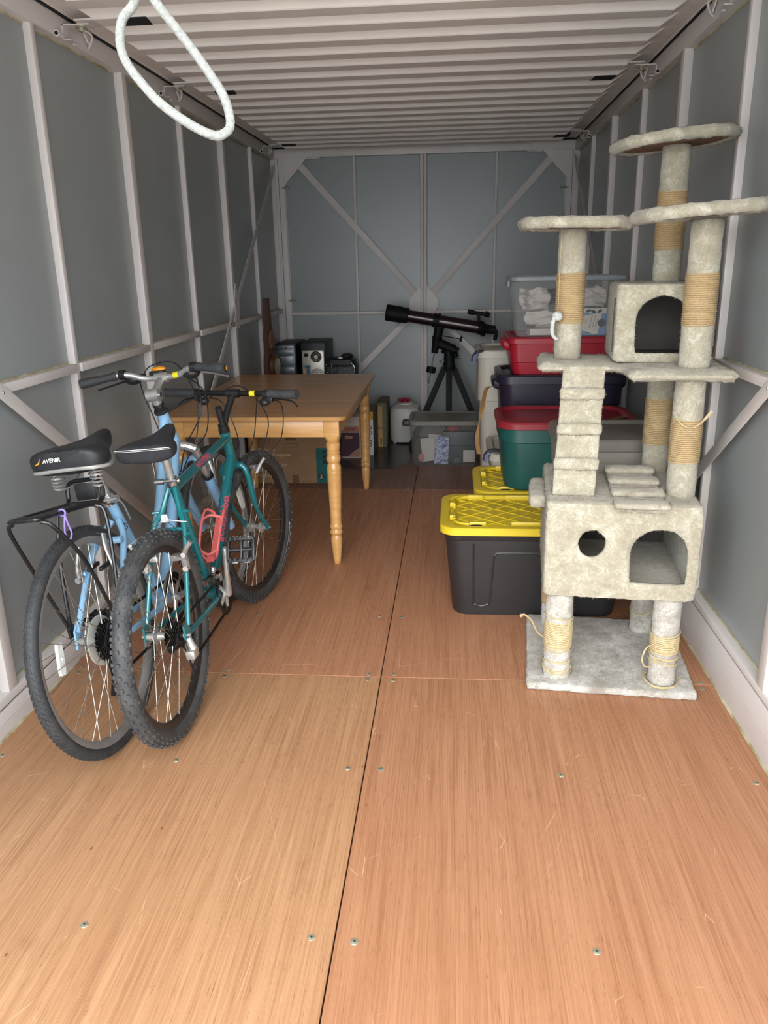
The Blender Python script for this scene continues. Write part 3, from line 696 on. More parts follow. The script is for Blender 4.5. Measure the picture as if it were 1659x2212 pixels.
    hb=MB(S); ends=[P3(-.285,.925,.922),P3(285/1000,.925,.922)]
    path=[ends[0],P3(-.10,.953,.919),bar,P3(.10,.953,.919),ends[1]]; hb.tube(path,.0112,12); ho=hb.build('handlebar','blackmetal',root)
    yt=MB(S); yt.cyl(P3(.075,.953,.919),P3(.098,.953,.919),.0117,n=12); yt.build('sticker','yellow_st',ho)
    for s in (-1,1):
        gp=MB(S); e=ends[0] if s<0 else ends[1]; i_=e.lerp(P3(s*.10,.953,.919),.66); grip(gp,e,i_,.0165,1); gp.cyl(e,e+(e-i_).normalized()*.004,.0185,n=12); gp.build('grip','grip',ho)
        bl=MB(S); c0=P3(s*.150,.944,.918); bl.cyl(c0-V((.012,0,0)),c0+V((.012,0,0)),.0165,n=12); bl.box((s*.15-.022,.945,.885),(s*.15+.022,.975,.912),bev=.006); bl.ell(P3(s*.135,.955,.885),(.022,.02,.016))
        bl.tube(bez([P3(s*.135,.975,.897),P3(s*.175,.990,.893),P3(s*.235,.985,.886),P3(s*.265,.975,.866)],5),[.007]*10+[.005]*6,8,flat=.6); bl.build('brake_lever','black',ho)
    wheel(root,Matrix.Translation((0,*ax)),Rw,t,'rimdark','rubber2','knob',.118,'wheel',32,cassette=[.055,.051,.047,.043,.039,.034,.029,.025])
    wheel(root,S@Matrix.Translation((0,*FA)),Rw,t,'rimdark','rubber2','knob',.092,'wheel',32,reflector=None,ph=.1)
    rf=MB(S); rf.box((-.012,.945,.545),(.012,.957,.585),bev=.003); 
    rr=MB(S@Matrix.Translation((0,*FA))); Mx=axis_matrix((-.012,-.10,.155),(1,.1,0),(0,-.4,.9)); rr.prism([(-.010,-.05),(.010,-.05),(.014,-.03),(.014,.03),(.010,.05),(-.010,.05),(-.014,.03),(-.014,-.03)],-.005,.005,Mx); rr.build('reflector','white_pl',root)
    lt=MB()
    # pale outlined lettering band on the front sidewall
    lb=MB(S@Matrix.Translation((0,*FA))); rad=Rw-.027; rng=random.Random(3)
    for i in range(15):
        a0=R(-14-i*3.6); wv=R(2.9); xx=t*.93
        def pt(a,r): return (xx,r*math.cos(a),r*math.sin(a))
        skew=R(.8)*(1 if i%2 else -1); r0,r1=rad-.0075,rad+.0075
        lb.tube([pt(a0,r0),pt(a0-wv,r0),pt(a0-wv+skew,r1),pt(a0+skew,r1)],.0009,4,closed=(i%3!=1))
    lb.build('lettering','alu',root,0)
    # drive train
    ca,q=crank(root,BB,1,R(100),.17,'alu',[.078,.062,.045]); pedal(root,q,1,R(62))
    cb,q2=crank(root,BB,-1,R(-80),.17,'alu',None); pedal(root,q2,-1,0)
    xr=.049; cg=P3(.047,0,.326); ring=P3(.050,*BB)
    top=[]; 
    for a in range(120,-121,-15): top.append(ring+V((0,.078*math.cos(R(a)),.078*math.sin(R(a)))))
    tp=P3(.047,.012,.292); bp=P3(.047,.045,.215)
    path=[cg+V((0,0,.036))]+top+[bp+V((0,.018,-.004)),bp+V((0,-.008,-.014)),tp+V((0,.014,0)),tp+V((0,-.010,.006)),cg+V((0,.030,-.018)),cg+V((0,.0,-.036)),cg+V((0,-.036,0)),cg+V((0,0,.036))]
    chain(root,path)
    rd=MB(); rd.tube([P3(.068,-.002,.318),P3(.078,-.004,.285),P3(.070,.01,.262)],[.009,.013,.010],10); rd.box((.052,-.012,.245),(.082,.034,.275),bev=.006); rd.bar(tp+V((.005,0,0)),bp+V((.005,0,0)),.020,.003,(1,0,0)); rd.bar(tp-V((.005,0,0)),bp-V((.005,0,0)),.020,.003,(1,0,0)); rdo=rd.build('derailleur','alu',root)
    [MB().cyl(q_-V((.004,0,0)),q_+V((.004,0,0)),.016,n=11).build('jockey_wheel','black',rdo) for q_ in (tp,bp)]
    fd=MB(); fd.cyl(P3(0,.405,.335),P3(0,.396,.36),.020,n=14); fd.tube(bez([P3(.01,.385,.35),P3(.035,.375,.375),P3(.04,.38,.40)],4),.009,8); fd.box((.036,.375,.345),(.0385,.46,.375),bev=.001); fd.box((.058,.375,.345),(.0605,.46,.375),bev=.001); fd.box((.036,.37,.36),(.061,.385,.372)); fd.tube([P3(.02,.36,.385),P3(.055,.34,.392)],.002,6); fd.build('front_derailleur','steel',root)
    for s in (-1,1):
        b=MB(); b.tube(bez([P3(s*.062,.10,.505),P3(s*.066,.085,.545),P3(s*.078,.075,.575),P3(s*.098,.075,.60)],4),[.012]*5+[.008]*8,10); b.box((s*.020,.085,.535),(s*.048,.115,.553),bev=.003); b.cyl(P3(s*.040,.085,.545),P3(s*.075,.078,.545),.006,n=8); bo=b.build('brake','alu' if s<0 else 'rimgrey',root)
        MB().cyl(P3(s*.07,.076,.56),P3(s*.07,.066,.56),.008,n=10).build('brake_bolt','chrome',bo); MB().cyl(P3(s*.064,.092,.51),P3(s*.064,.08,.51),.009,n=10).build('brake_bolt','chrome',bo)
        fb=MB(S); fb.tube(bez([P3(s*.055,.985,.585),P3(s*.070,1.0,.62),P3(s*.085,1.01,.645)],4),[.010]*4+[.007]*5,8); fb.box((s*.020,.99,.60),(s*.05,1.02,.615),bev=.003); fb.build('brake','rimgrey',root)
    w_=MB(); yk=P3(0,.145,.655); w_.tube([P3(-.098,.075,.60),yk,P3(.098,.075,.60)],.0014,5); w_.tube([yk,P3(0,.20,.71),P3(0,.235,.728)],.0014,5); w_.build('straddle_wire','steel',root)
    hg=MB(); hg.prism([(-.013,-.010),(.013,-.010),(.008,.014),(-.008,.014)],-.003,.003,axis_matrix(yk,(0,-1,.2),(0,0,1))); hg.cyl(yk+V((0,-.012,.004)),yk+V((0,.006,.004)),.006,n=8); hg.tube([yk+V((0.012,0,-.004)),yk+V((.065,.01,-.016))],.0016,5); hg.build('cable_hanger','white_pl',root)
    # bottle cage on the down tube
    cgm=MB(); d=(dt0-dt1).normalized(); nrm=V((0,-d.z,d.y)); base=dt1+d*.16+nrm*.022
    def cp(x,l,h): return base+V((x,0,0))+d*l+nrm*h
    cgm.tube(bez([cp(0,.12,.004),cp(-.018,.155,.02),cp(-.036,.14,.06),cp(-.037,.06,.072),cp(-.034,-.02,.062),cp(-.02,-.045,.03),cp(0,-.03,.004)],5),.0058,8,flat=.8)
    cgm.tube(bez([cp(0,.12,.004),cp(.018,.155,.02),cp(.036,.14,.06),cp(.037,.06,.072),cp(.034,-.02,.062),cp(.02,-.045,.03),cp(0,-.03,.004)],5),.0058,8,flat=.8)
    cgm.bar(cp(0,-.03,.004),cp(0,.13,.004),.026,.006,nrm,.002); cgm.tube(bez([cp(-.03,-.030,.06),cp(0,-.045,.055),cp(.03,-.030,.06)],5),.0055,8); cgm.tube(bez([cp(-.036,.10,.068),cp(0,.10,.088),cp(.036,.10,.068)],5),.005,8); cgm.box((-.014,-.004,-.012),(.014,.004,.012),axis_matrix(cp(0,-.05,.03),d))
    cgm.build('bottle_cage','cage',root)
    # cables
    def cab(pts,name='cable'): MB().tube(bez(pts,8),.0024,6).build(name,'black',root)
    SS=lambda x,f,u: S@P3(x,f,u)
    cab([SS(-.13,.965,.90),SS(-.09,1.03,.86),SS(-.02,1.0,.70),P3(-.03,.86,.70),P3(-.022,.75,.70)])
    cab([SS(.13,.965,.90),SS(.06,1.05,.90),SS(.02,1.06,.72),P3(.03,.92,.62),P3(.024,.85,.62)])
    cab([SS(-.12,.97,.895),SS(-.02,1.06,.93),SS(.08,1.08,.80),SS(.06,1.05,.66)])
    cab([SS(.12,.97,.89),SS(.16,1.05,.86),SS(.14,1.07,.72),SS(.085,1.01,.645)])
    MB().tube([P3(.019,.86,.64),P3(.02,.62,.45),P3(.02,.46,.29)],.0014,5).build('cable','steel',root)
    return root

def blue_bike():
    lean=R(-7.5); root=empty('bicycle',(-1.006,2.05,.0016),(0,lean,R(-2.7)),'light blue hybrid bike with black rear rack leaning on the left wall','bicycle')
    Rw,t=.345,.0185; ax=(0,.345); BB=(.44,.29); CL=(.268,.69); HT=(.785,.895); HB=(.845,.765); FA=(1.078,.345)
    S=steer_fn(HT,HB,R(3))
    st=V((0,HB[0]-HT[0],HB[1]-HT[1])).normalized()
    F=MB(); F.cyl(P3(0,*HT),P3(0,*HB),.022,n=16)
    F.tube(bez([P3(0,.80,.87),P3(0,.70,.73),P3(0,.57,.56),P3(0,.40,.44)],6),[.020]*7+[.018]*6+[.016]*6,14)
    F.tube(bez([P3(0,.838,.785),P3(0,.76,.66),P3(0,.60,.44),P3(0,*BB)],6),[.0225]*7+[.022]*12,14)
    F.prism([(.79,.86),(.835,.79),(.72,.64),(.68,.69)],-.006,.006,Matrix(((0,0,1,0),(1,0,0,0),(0,1,0,0),(0,0,0,1))))
    F.cyl(P3(0,CL[0]-.006,CL[1]+.016),P3(0,*BB),.0170,n=14); F.cyl(P3(-.036,*BB),P3(.036,*BB),.022,n=18)
    for s in (-1,1):
        F.tube(bez([P3(s*.012,CL[0]-.002,CL[1]-.055),P3(s*.036,CL[0]-.04,CL[1]-.09),P3(s*.056,.155,.54),P3(s*.067,.01,.37)],5),[.0105]*10+[.0095]*6,10)
        F.tube([P3(s*.030,BB[0]-.01,BB[1]+.004),P3(s*.054,.30,.305),P3(s*.066,.02,.34)],[.0125,.012,.009],10)
        F.prism([(-.014,.325),(.018,.325),(.036,.36),(.012,.395),(-.006,.38)],s*.067-.003,s*.067+.003,Matrix(((0,0,1,0),(1,0,0,0),(0,1,0,0),(0,0,0,1))))
        F.cyl(P3(s*.054,.115,.52),P3(s*.068,.108,.515),.008,n=10)
    F.cyl(P3(-.052,.185,.595),P3(.052,.185,.595),.011,n=10)
    fr=F.build('frame','blue',root)
    hb=MB(); hb.box((-.011,-.001,-.004),(.011,.001,.004),axis_matrix(P3(0,.765,.877),st,(0,-1,-.3))); 
    wrap_text('- -',.02,K['pink'],fr,P3(0,*HB),P3(0,*HT),.022,0,.10,V((.3,-1,0)),bold=.001)
    wrap_text('40',.03,'black',fr,P3(0,CL[0],CL[1]),P3(0,*BB),.017,0,.07,V((.7,-.7,0)))
    c=MB(); c.cyl(P3(0,.262,.695),P3(0,.252,.722),.021,n=16); c.cyl(P3(-.028,.24,.715),P3(.03,.24,.715),.007,n=8); c.cyl(P3(.026,.24,.715),P3(.044,.24,.715),.011,n=12); c.tube(bez([P3(.04,.24,.715),P3(.05,.25,.69),P3(.052,.262,.65),P3(.05,.27,.635)],4),.005,8,flat=.5); c.build('seat_clamp','chrome',root)
    MB().cyl(P3(0,.258,.71),P3(0,.222,.825),.0138,n=14).build('seat_post','chrome',root)
    sd=saddle(root,.055,.345,.928,.925,.245,'vinyl',.085)
    ed=MB(); ed.tube(bez([P3(-.045,.26,.862),P3(-.095,.17,.852),P3(-.115,.105,.850),P3(-.088,.062,.855),P3(-.03,.056,.857),P3(.03,.056,.857),P3(.088,.062,.855),P3(.115,.105,.850),P3(.095,.17,.852),P3(.045,.26,.862)],6),.006,8); ed.build('saddle_trim','alu',sd)
    for s in (-1,1):
        sp=MB(); pts=[]
        for i in range(61):
            a=i/60*2*PI*5; r=.020-.004*(i/60); pts.append(P3(s*.062+r*math.cos(a),.115+r*math.sin(a),.845-.055*i/60))
        sp.tube(pts,.0032,6); sp.build('spring','chrome',sd)
    rl=MB()
    for s in (-1,1): rl.tube(bez([P3(s*.062,.115,.788),P3(s*.045,.15,.790),P3(s*.025,.20,.826),P3(s*.022,.26,.832),P3(s*.012,.31,.868)],5),.0036,8)
    rl.box((-.026,.195,.818),(.026,.245,.838),bev=.004); rl.cyl(P3(-.03,.222,.826),P3(.03,.222,.826),.008,n=8); rl.build('saddle_rail','chrome',sd)
    Mt=plane_M(P3(-.056,.0535,.884),(1,-.06,.02),(0,-.05,1)); text('AVENIR',.017,'white_pl',sd,Mt,shear=.3,bold=.0004)
    ch=MB(); ch.prism([(-.030,-.004),(-.012,-.001),(-.004,.016),(-.014,.004)],0,.0008,Mt); ch.build('logo_mark','orange',sd)
    # suspension fork
    fk=MB(S); crown=P3(0,*HB)+st*.03; up=MB(S)
    up.cyl(P3(0,*HB),crown,.020,n=14); up.tube(bez([crown+P3(-.068,.012,-.012),crown+P3(-.035,.006,.004),crown+P3(0,.004,.010),crown+P3(.035,.006,.004),crown+P3(.068,.012,-.012)],5),[.017]*8+[.02]*5+[.017]*8,10); upo=up.build('fork_crown','alu',root)
    ctr=P3(0,FA[0],FA[1]); k=(ctr-crown)
    low=MB(S); legs=[]
    for s in (-1,1):
        a=crown+P3(s*.065,.012,-.012); b=P3(s*.064,FA[0]-.012,FA[1]); m_=a.lerp(b,.32)
        legs.append((MB(S).cyl(a,m_,.0145,n=14),MB(S).lathe([(.019,0),(.023,.004),(.023,.018),(.020,.022)],m_-(b-a).normalized()*.010,(b-a),16)))
        low.tube([m_,m_.lerp(b,.25),m_.lerp(b,.8),b],[.0205,.0205,.0185,.014],14); low.box((s*.064-.007,FA[0]-.022,FA[1]-.014),(s*.064+.007,FA[0]+.014,FA[1]+.02),bev=.004)
    low.tube(bez([crown.lerp(ctr,.36)+P3(-.062,.01,0),crown.lerp(ctr,.30)+P3(-.04,.03,.03),crown.lerp(ctr,.27)+P3(0,.035,.045),crown.lerp(ctr,.30)+P3(.04,.03,.03),crown.lerp(ctr,.36)+P3(.062,.01,0)],5),.012,10)
    lo=low.build('fork_legs','blue',root); 
    for l_,b2 in legs: l_.build('stanchion','chrome',lo); b2.build('wiper_seal','black',lo)
    # stem and bars
    sp=MB(S); sp.lathe([(.027,0),(.027,.006),(.022,.010),(.022,.016),(.017,.018),(.017,.028),(.022,.030),(.020,.040)],P3(0,*HT),-st,18); sp.build('headset','black',root)
    k1=P3(0,*HT)-st*.075; k2=P3(0,.845,1.015)
    s_=MB(S); s_.tube([P3(0,*HT)-st*.035,k1],[.0185,.0175],14); s_.cyl(k1-V((.024,0,0)),k1+V((.024,0,0)),.023,n=18); s_.tube([k1,k1.lerp(k2,.6),k2],[.017,.0155,.0155],14,flat=.85); s_.cyl(k2-V((.026,0,0)),k2+V((.026,0,0)),.019,n=16); so=s_.build('stem','alu',root)
    [MB(S).cyl(k1+V((q_*.023,0,0)),k1+V((q_*.029,0,0)),.010,n=12).build('stem_bolt','steel',so) for q_ in (-1,1)]
    h=MB(S); side=[P3(.03,.845,1.015),P3(.075,.84,1.020),P3(.12,.828,1.038),P3(.17,.812,1.042),P3(.285,.765,1.030)]
    path=[P3(-p.x,p.y,p.z) for p in side[::-1]]+side; h.tube(bez(path,5),.0112,12); ho=h.build('handlebar','alu',root)
    for s in (-1,1):
        e=P3(s*.290,.763,1.030); i_=P3(s*.165,.814,1.042); g_=MB(S); n=10; g_.tube([e.lerp(i_,q/n) for q in range(n+1)],[.0195,.0215,.0215,.021,.020,.0185,.0175,.017,.017,.018,.019],12,flat=.85); go=g_.build('grip','grip',ho)
        if s>0:
            lg=MB(S); lg.ell(e+(e-i_).normalized()*.001,(.004,.013,.014),10,6); lg.build('grip_cap','black',go)
            tr_=MB(S); Mx=axis_matrix(e+(e-i_).normalized()*.005,(e-i_),(0,0,1)); tr_.prism([(-.004,-.008),(.000,.010),(.006,-.008),(.001,-.003)],0,.001,Mx); tr_.build('logo_mark','orange',go)
        c0=P3(s*.145,.822,1.042); bl=MB(S); bl.cyl(c0-V((s*.012,-s*.0,0)),c0+V((s*.010,0,0)),.0185,n=12); bl.ell(P3(s*.118,.850,1.020),(.036,.028,.022)); bl.box((s*.10-.03,.835,1.012),(s*.10+.03,.872,1.036),bev=.010); bo_=bl.build('shifter',('black'),ho)
        lv=MB(S); lv.tube(bez([P3(s*.125,.875,1.018),P3(s*.17,.880,1.012),P3(s*.225,.855,1.002),P3(s*.265,.835,.994)],5),[.007]*8+[.006]*8,8,flat=.6); lv.build('brake_lever','alu' if s>0 else 'black',ho)
    rfo=MB(S); rfo.ell(P3(-.015,.862,1.046),(.030,.016,.010)); rfo.build('front_reflector','orange',ho)
    ck=MB(S); ck.box((-.05,.84,1.02),(.01,.875,1.042),bev=.008); ck.build('bar_mount','black',ho)
    ys=MB(S); ys.cyl(P3(.052,.842,1.018),P3(.072,.8405,1.020),.0120,n=12); ys.build('sticker','yellow_st',ho)
    wheel(root,Matrix.Translation((0,*ax)),Rw,t,'rimgrey','rubber','fine',.124,'wheel',36,cassette=[.062,.056,.050,.044,.038,.032,.027],disc=True,reflector=R(168),rim_w=.012)
    wheel(root,S@Matrix.Translation((0,*FA)),Rw,t,'rimsilver','rubber','fine',.100,'wheel',36,rim_w=.012)
    ca,q=crank(root,BB,1,R(-5),.17,'alu',[.085,.068,.05]); pedal(root,q,1,0)
    cb,q2=crank(root,BB,-1,R(175),.17,'alu',None); pedal(root,q2,-1,0)
    gd=MB(); gd.lathe([(.088,0),(.100,.001),(.100,.003),(.088,.004)],P3(.054,*BB),(1,0,0),40,closed=True); gd.build('chain_guard','rimgrey',root)
    cg=P3(.045,0,.345); ring=P3(.050,*BB); top=[ring+V((0,.085*math.cos(R(a)),.085*math.sin(R(a)))) for a in range(115,-121,-15)]
    tp=P3(.028,-.004,.270); bp=P3(.024,.004,.220)
    chain(root,[cg+V((0,0,.05))]+top+[bp+V((0,.018,-.006)),bp+V((0,-.006,-.016)),tp+V((0,.014,0)),tp+V((0,-.010,.006)),cg+V((0,.040,-.025)),cg+V((0,0,-.05)),cg+V((0,-.05,0)),cg+V((0,0,.05))])
    rd=MB(); rd.tube([P3(.068,.0,.335),P3(.066,-.004,.29),P3(.046,.004,.268)],[.010,.014,.012],10); rd.bar(tp+V((.006,0,.01)),bp+V((.006,0,-.014)),.032,.005,(1,0,0),.002); rd.bar(tp-V((.006,0,-.01)),bp-V((.006,0,.014)),.030,.005,(1,0,0),.002); rdo=rd.build('derailleur','black',root)
    [MB().cyl(q_-V((.004,0,0)),q_+V((.004,0,0)),.018,n=11).build('jockey_wheel','gear',rdo) for q_ in (tp,bp)]
    for s in (-1,1):
        b=MB(); b.tube(bez([P3(s*.064,.098,.512),P3(s*.060,.088,.545),P3(s*.046,.095,.60),P3(s*.036,.115,.64)],5),[.011]*5+[.009]*11,10,flat=.7); bo_=b.build('brake','alu',root)
        p_=MB(); p_.cyl(P3(s*.064,.105,.512),P3(s*.064,.078,.510),.010,n=10); p_.build('brake_bolt','chrome',bo_)
        pd=MB(); pd.box((s*.014,.075,.535),(s*.026,.14,.548),bev=.003); pd.build('brake_pad','black',bo_)
        fb=MB(S); fb.tube(bez([P3(s*.064,1.0,.55),P3(s*.05,1.02,.60),P3(s*.036,1.03,.65)],4),.008,8,flat=.7); fb.build('brake','alu',root)
    nb=MB(); nb.tube(bez([P3(-.036,.115,.64),P3(0,.118,.645),P3(.036,.115,.64)],4),.004,6); nb.tube(bez([P3(-.036,.115,.64),P3(-.065,.125,.635),P3(-.07,.16,.60)],4),.003,6); nb.build('brake_noodle','steel',root)
    ks=MB(); ks.tube([P3(-.05,.20,.30),P3(-.09,.22,.20),P3(-.15,.235,.035)],[.010,.009,.009],10); ks.build('kickstand','black',root)
    # rear rack: platform slopes down towards the seat tube, with an upright hoop in front
    rk=MB(); r_=.006; zr=lambda f: .790-.140*(f+.24)
    for s in (-1,1):
        rk.tube(bez([P3(s*.018,-.190,zr(-.19)),P3(s*.042,-.184,zr(-.18)),P3(s*.046,-.15,zr(-.15)),P3(s*.048,-.02,zr(-.02)),P3(s*.052,.115,zr(.115))],6),r_,8)
        rk.tube(bez([P3(s*.042,-.174,zr(-.17)-.008),P3(s*.066,-.160,zr(-.16)-.03),P3(s*.085,-.09,.62),P3(s*.082,.0,.385)],5),r_,8)
        rk.tube(bez([P3(s*.050,.085,zr(.085)-.006),P3(s*.076,.085,zr(.085)-.03),P3(s*.086,.05,.58),P3(s*.082,.005,.39)],5),r_,8)
        rk.box((s*.080-.004,-.012,.362),(s*.080+.004,.018,.398))
    rk.cyl(P3(-.018,-.190,zr(-.19)),P3(.018,-.190,zr(-.19)),r_,n=8); rk.cyl(P3(-.046,-.14,zr(-.14)),P3(.046,-.14,zr(-.14)),r_,n=8)
    z0=zr(.12)
    rk.tube(bez([P3(-.052,.115,z0),P3(-.056,.132,z0+.012),P3(-.056,.140,z0+.040),P3(-.044,.145,z0+.060),P3(0,.147,z0+.064),P3(.044,.145,z0+.060),P3(.056,.140,z0+.040),P3(.056,.132,z0+.012),P3(.052,.115,z0)],6),.0068,8)
    rk.cyl(P3(-.054,.12,z0),P3(.054,.12,z0),r_,n=8)
    rko=rk.build('rack','blackmetal',root)
    pl=MB(); pl.bar(P3(0,-.15,zr(-.15)),P3(0,.12,zr(.12)),.056,.004,(0,.14,1),.001); pl.build('rack_plate','black',rko)
    bp_=MB(); bp_.box((-.032,.138,z0+.004),(.032,.143,z0+.056),bev=.001); bpo=bp_.build('rack_backplate','black',rko)
    for s in (-1,1): MB().tube([P3(s*.045,.125,z0),P3(s*.035,.18,.715),P3(s*.026,.235,.70)],.0032,6).build('rack_stay','blackmetal',rko)
    pb=MB(); zb=zr(-.085); pb.tube([P3(.050+.0095*math.cos(a),-.085,zb+.0095*math.sin(a)) for a in [i*2*PI/14 for i in range(14)]],.0028,6,closed=True); pb.tube(bez([P3(.056,-.085,zb-.008),P3(.052,-.091,zb-.03),P3(.048,-.093,zb-.06),P3(.054,-.090,zb-.077),P3(.062,-.085,zb-.06),P3(.058,-.085,zb-.03),P3(.056,-.085,zb-.008)],5),.0026,6); pb.build('elastic_band','purple_band',root)
    def cab(pts): MB().tube(bez(pts,8),.0025,6).build('cable','black',root)
    SS=lambda x,f,u: S@P3(x,f,u)
    cab([SS(-.09,.86,1.02),SS(-.05,.88,1.06),SS(.03,.93,1.05),SS(.06,.98,.90),SS(.03,.96,.74),SS(0,.92,.71)])
    cab([SS(.10,.86,1.02),SS(.09,.95,.98),SS(.07,.97,.85),P3(.03,.86,.74),P3(.024,.78,.66)])
    cab([SS(.09,.86,1.01),SS(.12,.93,.93),SS(.09,.95,.78),P3(.04,.84,.70),P3(.02,.75,.62)])
    cab([SS(-.10,.86,1.02),SS(-.08,.83,.96),SS(-.05,.81,.88),P3(-.03,.80,.78),P3(-.024,.74,.66)])
    return root
gb=green_bike(); bb_=blue_bike()
# ------------------------------------------------------------------ dining table
def table():
    x0,x1,y0,y1,H=-1.375,-.49,3.525,5.02,.737; r=empty('dining_table',((x0+x1)/2,(y0+y1)/2,0),label='light oak dining table with turned legs on the left side',cat='table'); cx,cy=(x0+x1)/2,(y0+y1)/2
    w,d=x1-x0,y1-y0
    t=MB(); pr=[(.000,0),(.006,.001),(.009,.006),(.009,.010),(.005,.018),(.0,.020)]
    rings=[[ (x,y,H-.022+z) for (x,y) in rrect(w-.018+2*o,d-.018+2*o,.045,6)] for (o,z) in ((-.004,0),(.006,.003),(.009,.010),(.007,.016),(.002,.0215),(-.004,.022))]
    t.loft(rings); t.build('tabletop','tabletop',r)
    ins=.035; za,zb=.635,H-.022
    lx,ly=w/2-.073,d/2-.076
    for s in (-1,1):
        MB().box((-lx,s*ly-.010+s*.020,za),(lx,s*ly+.010+s*.020,zb),bev=.002).build('apron','table',r)
        MB().box((s*lx-.010+s*.020,-ly,za),(s*lx+.010+s*.020,ly,zb),bev=.002).build('apron','table',r)
    prof=[(.016,0),(.018,.004),(.020,.03),(.027,.10),(.0285,.125),(.026,.14),(.023,.148),(.030,.155),(.032,.163),(.028,.170),(.026,.178),(.031,.185),(.032,.192),(.028,.198),(.026,.21),(.029,.30),(.033,.40),(.034,.452),(.0345,.455),(.032,.458),(.0345,.461),(.033,.466),(.035,.474),(.034,.49),(.028,.502),(.027,.506),(.033,.516),(.035,.530),(.031,.545),(.028,.549),(.032,.553),(.033,.558),(.029,.563),(.030,.570),(.034,.590),(.033,.602),(.029,.607),(.030,.611),(.033,.616)]
    lm=MB(); lm.lathe(prof,n=24)
    lm.loft([[(x,y,z) for (x,y) in rrect(q,q,rr,5)] for q,rr,z in ((.060,.030,.612),(.072,.020,.632),(.074,.004,.65),(.074,.003,zb))])
    me=lm.mesh('leg',30)
    for sx in (-1,1):
        for sy in (-1,1):
            o=link('leg',me,'table',r); o.location=(sx*lx,sy*ly,0)
    return r
table()

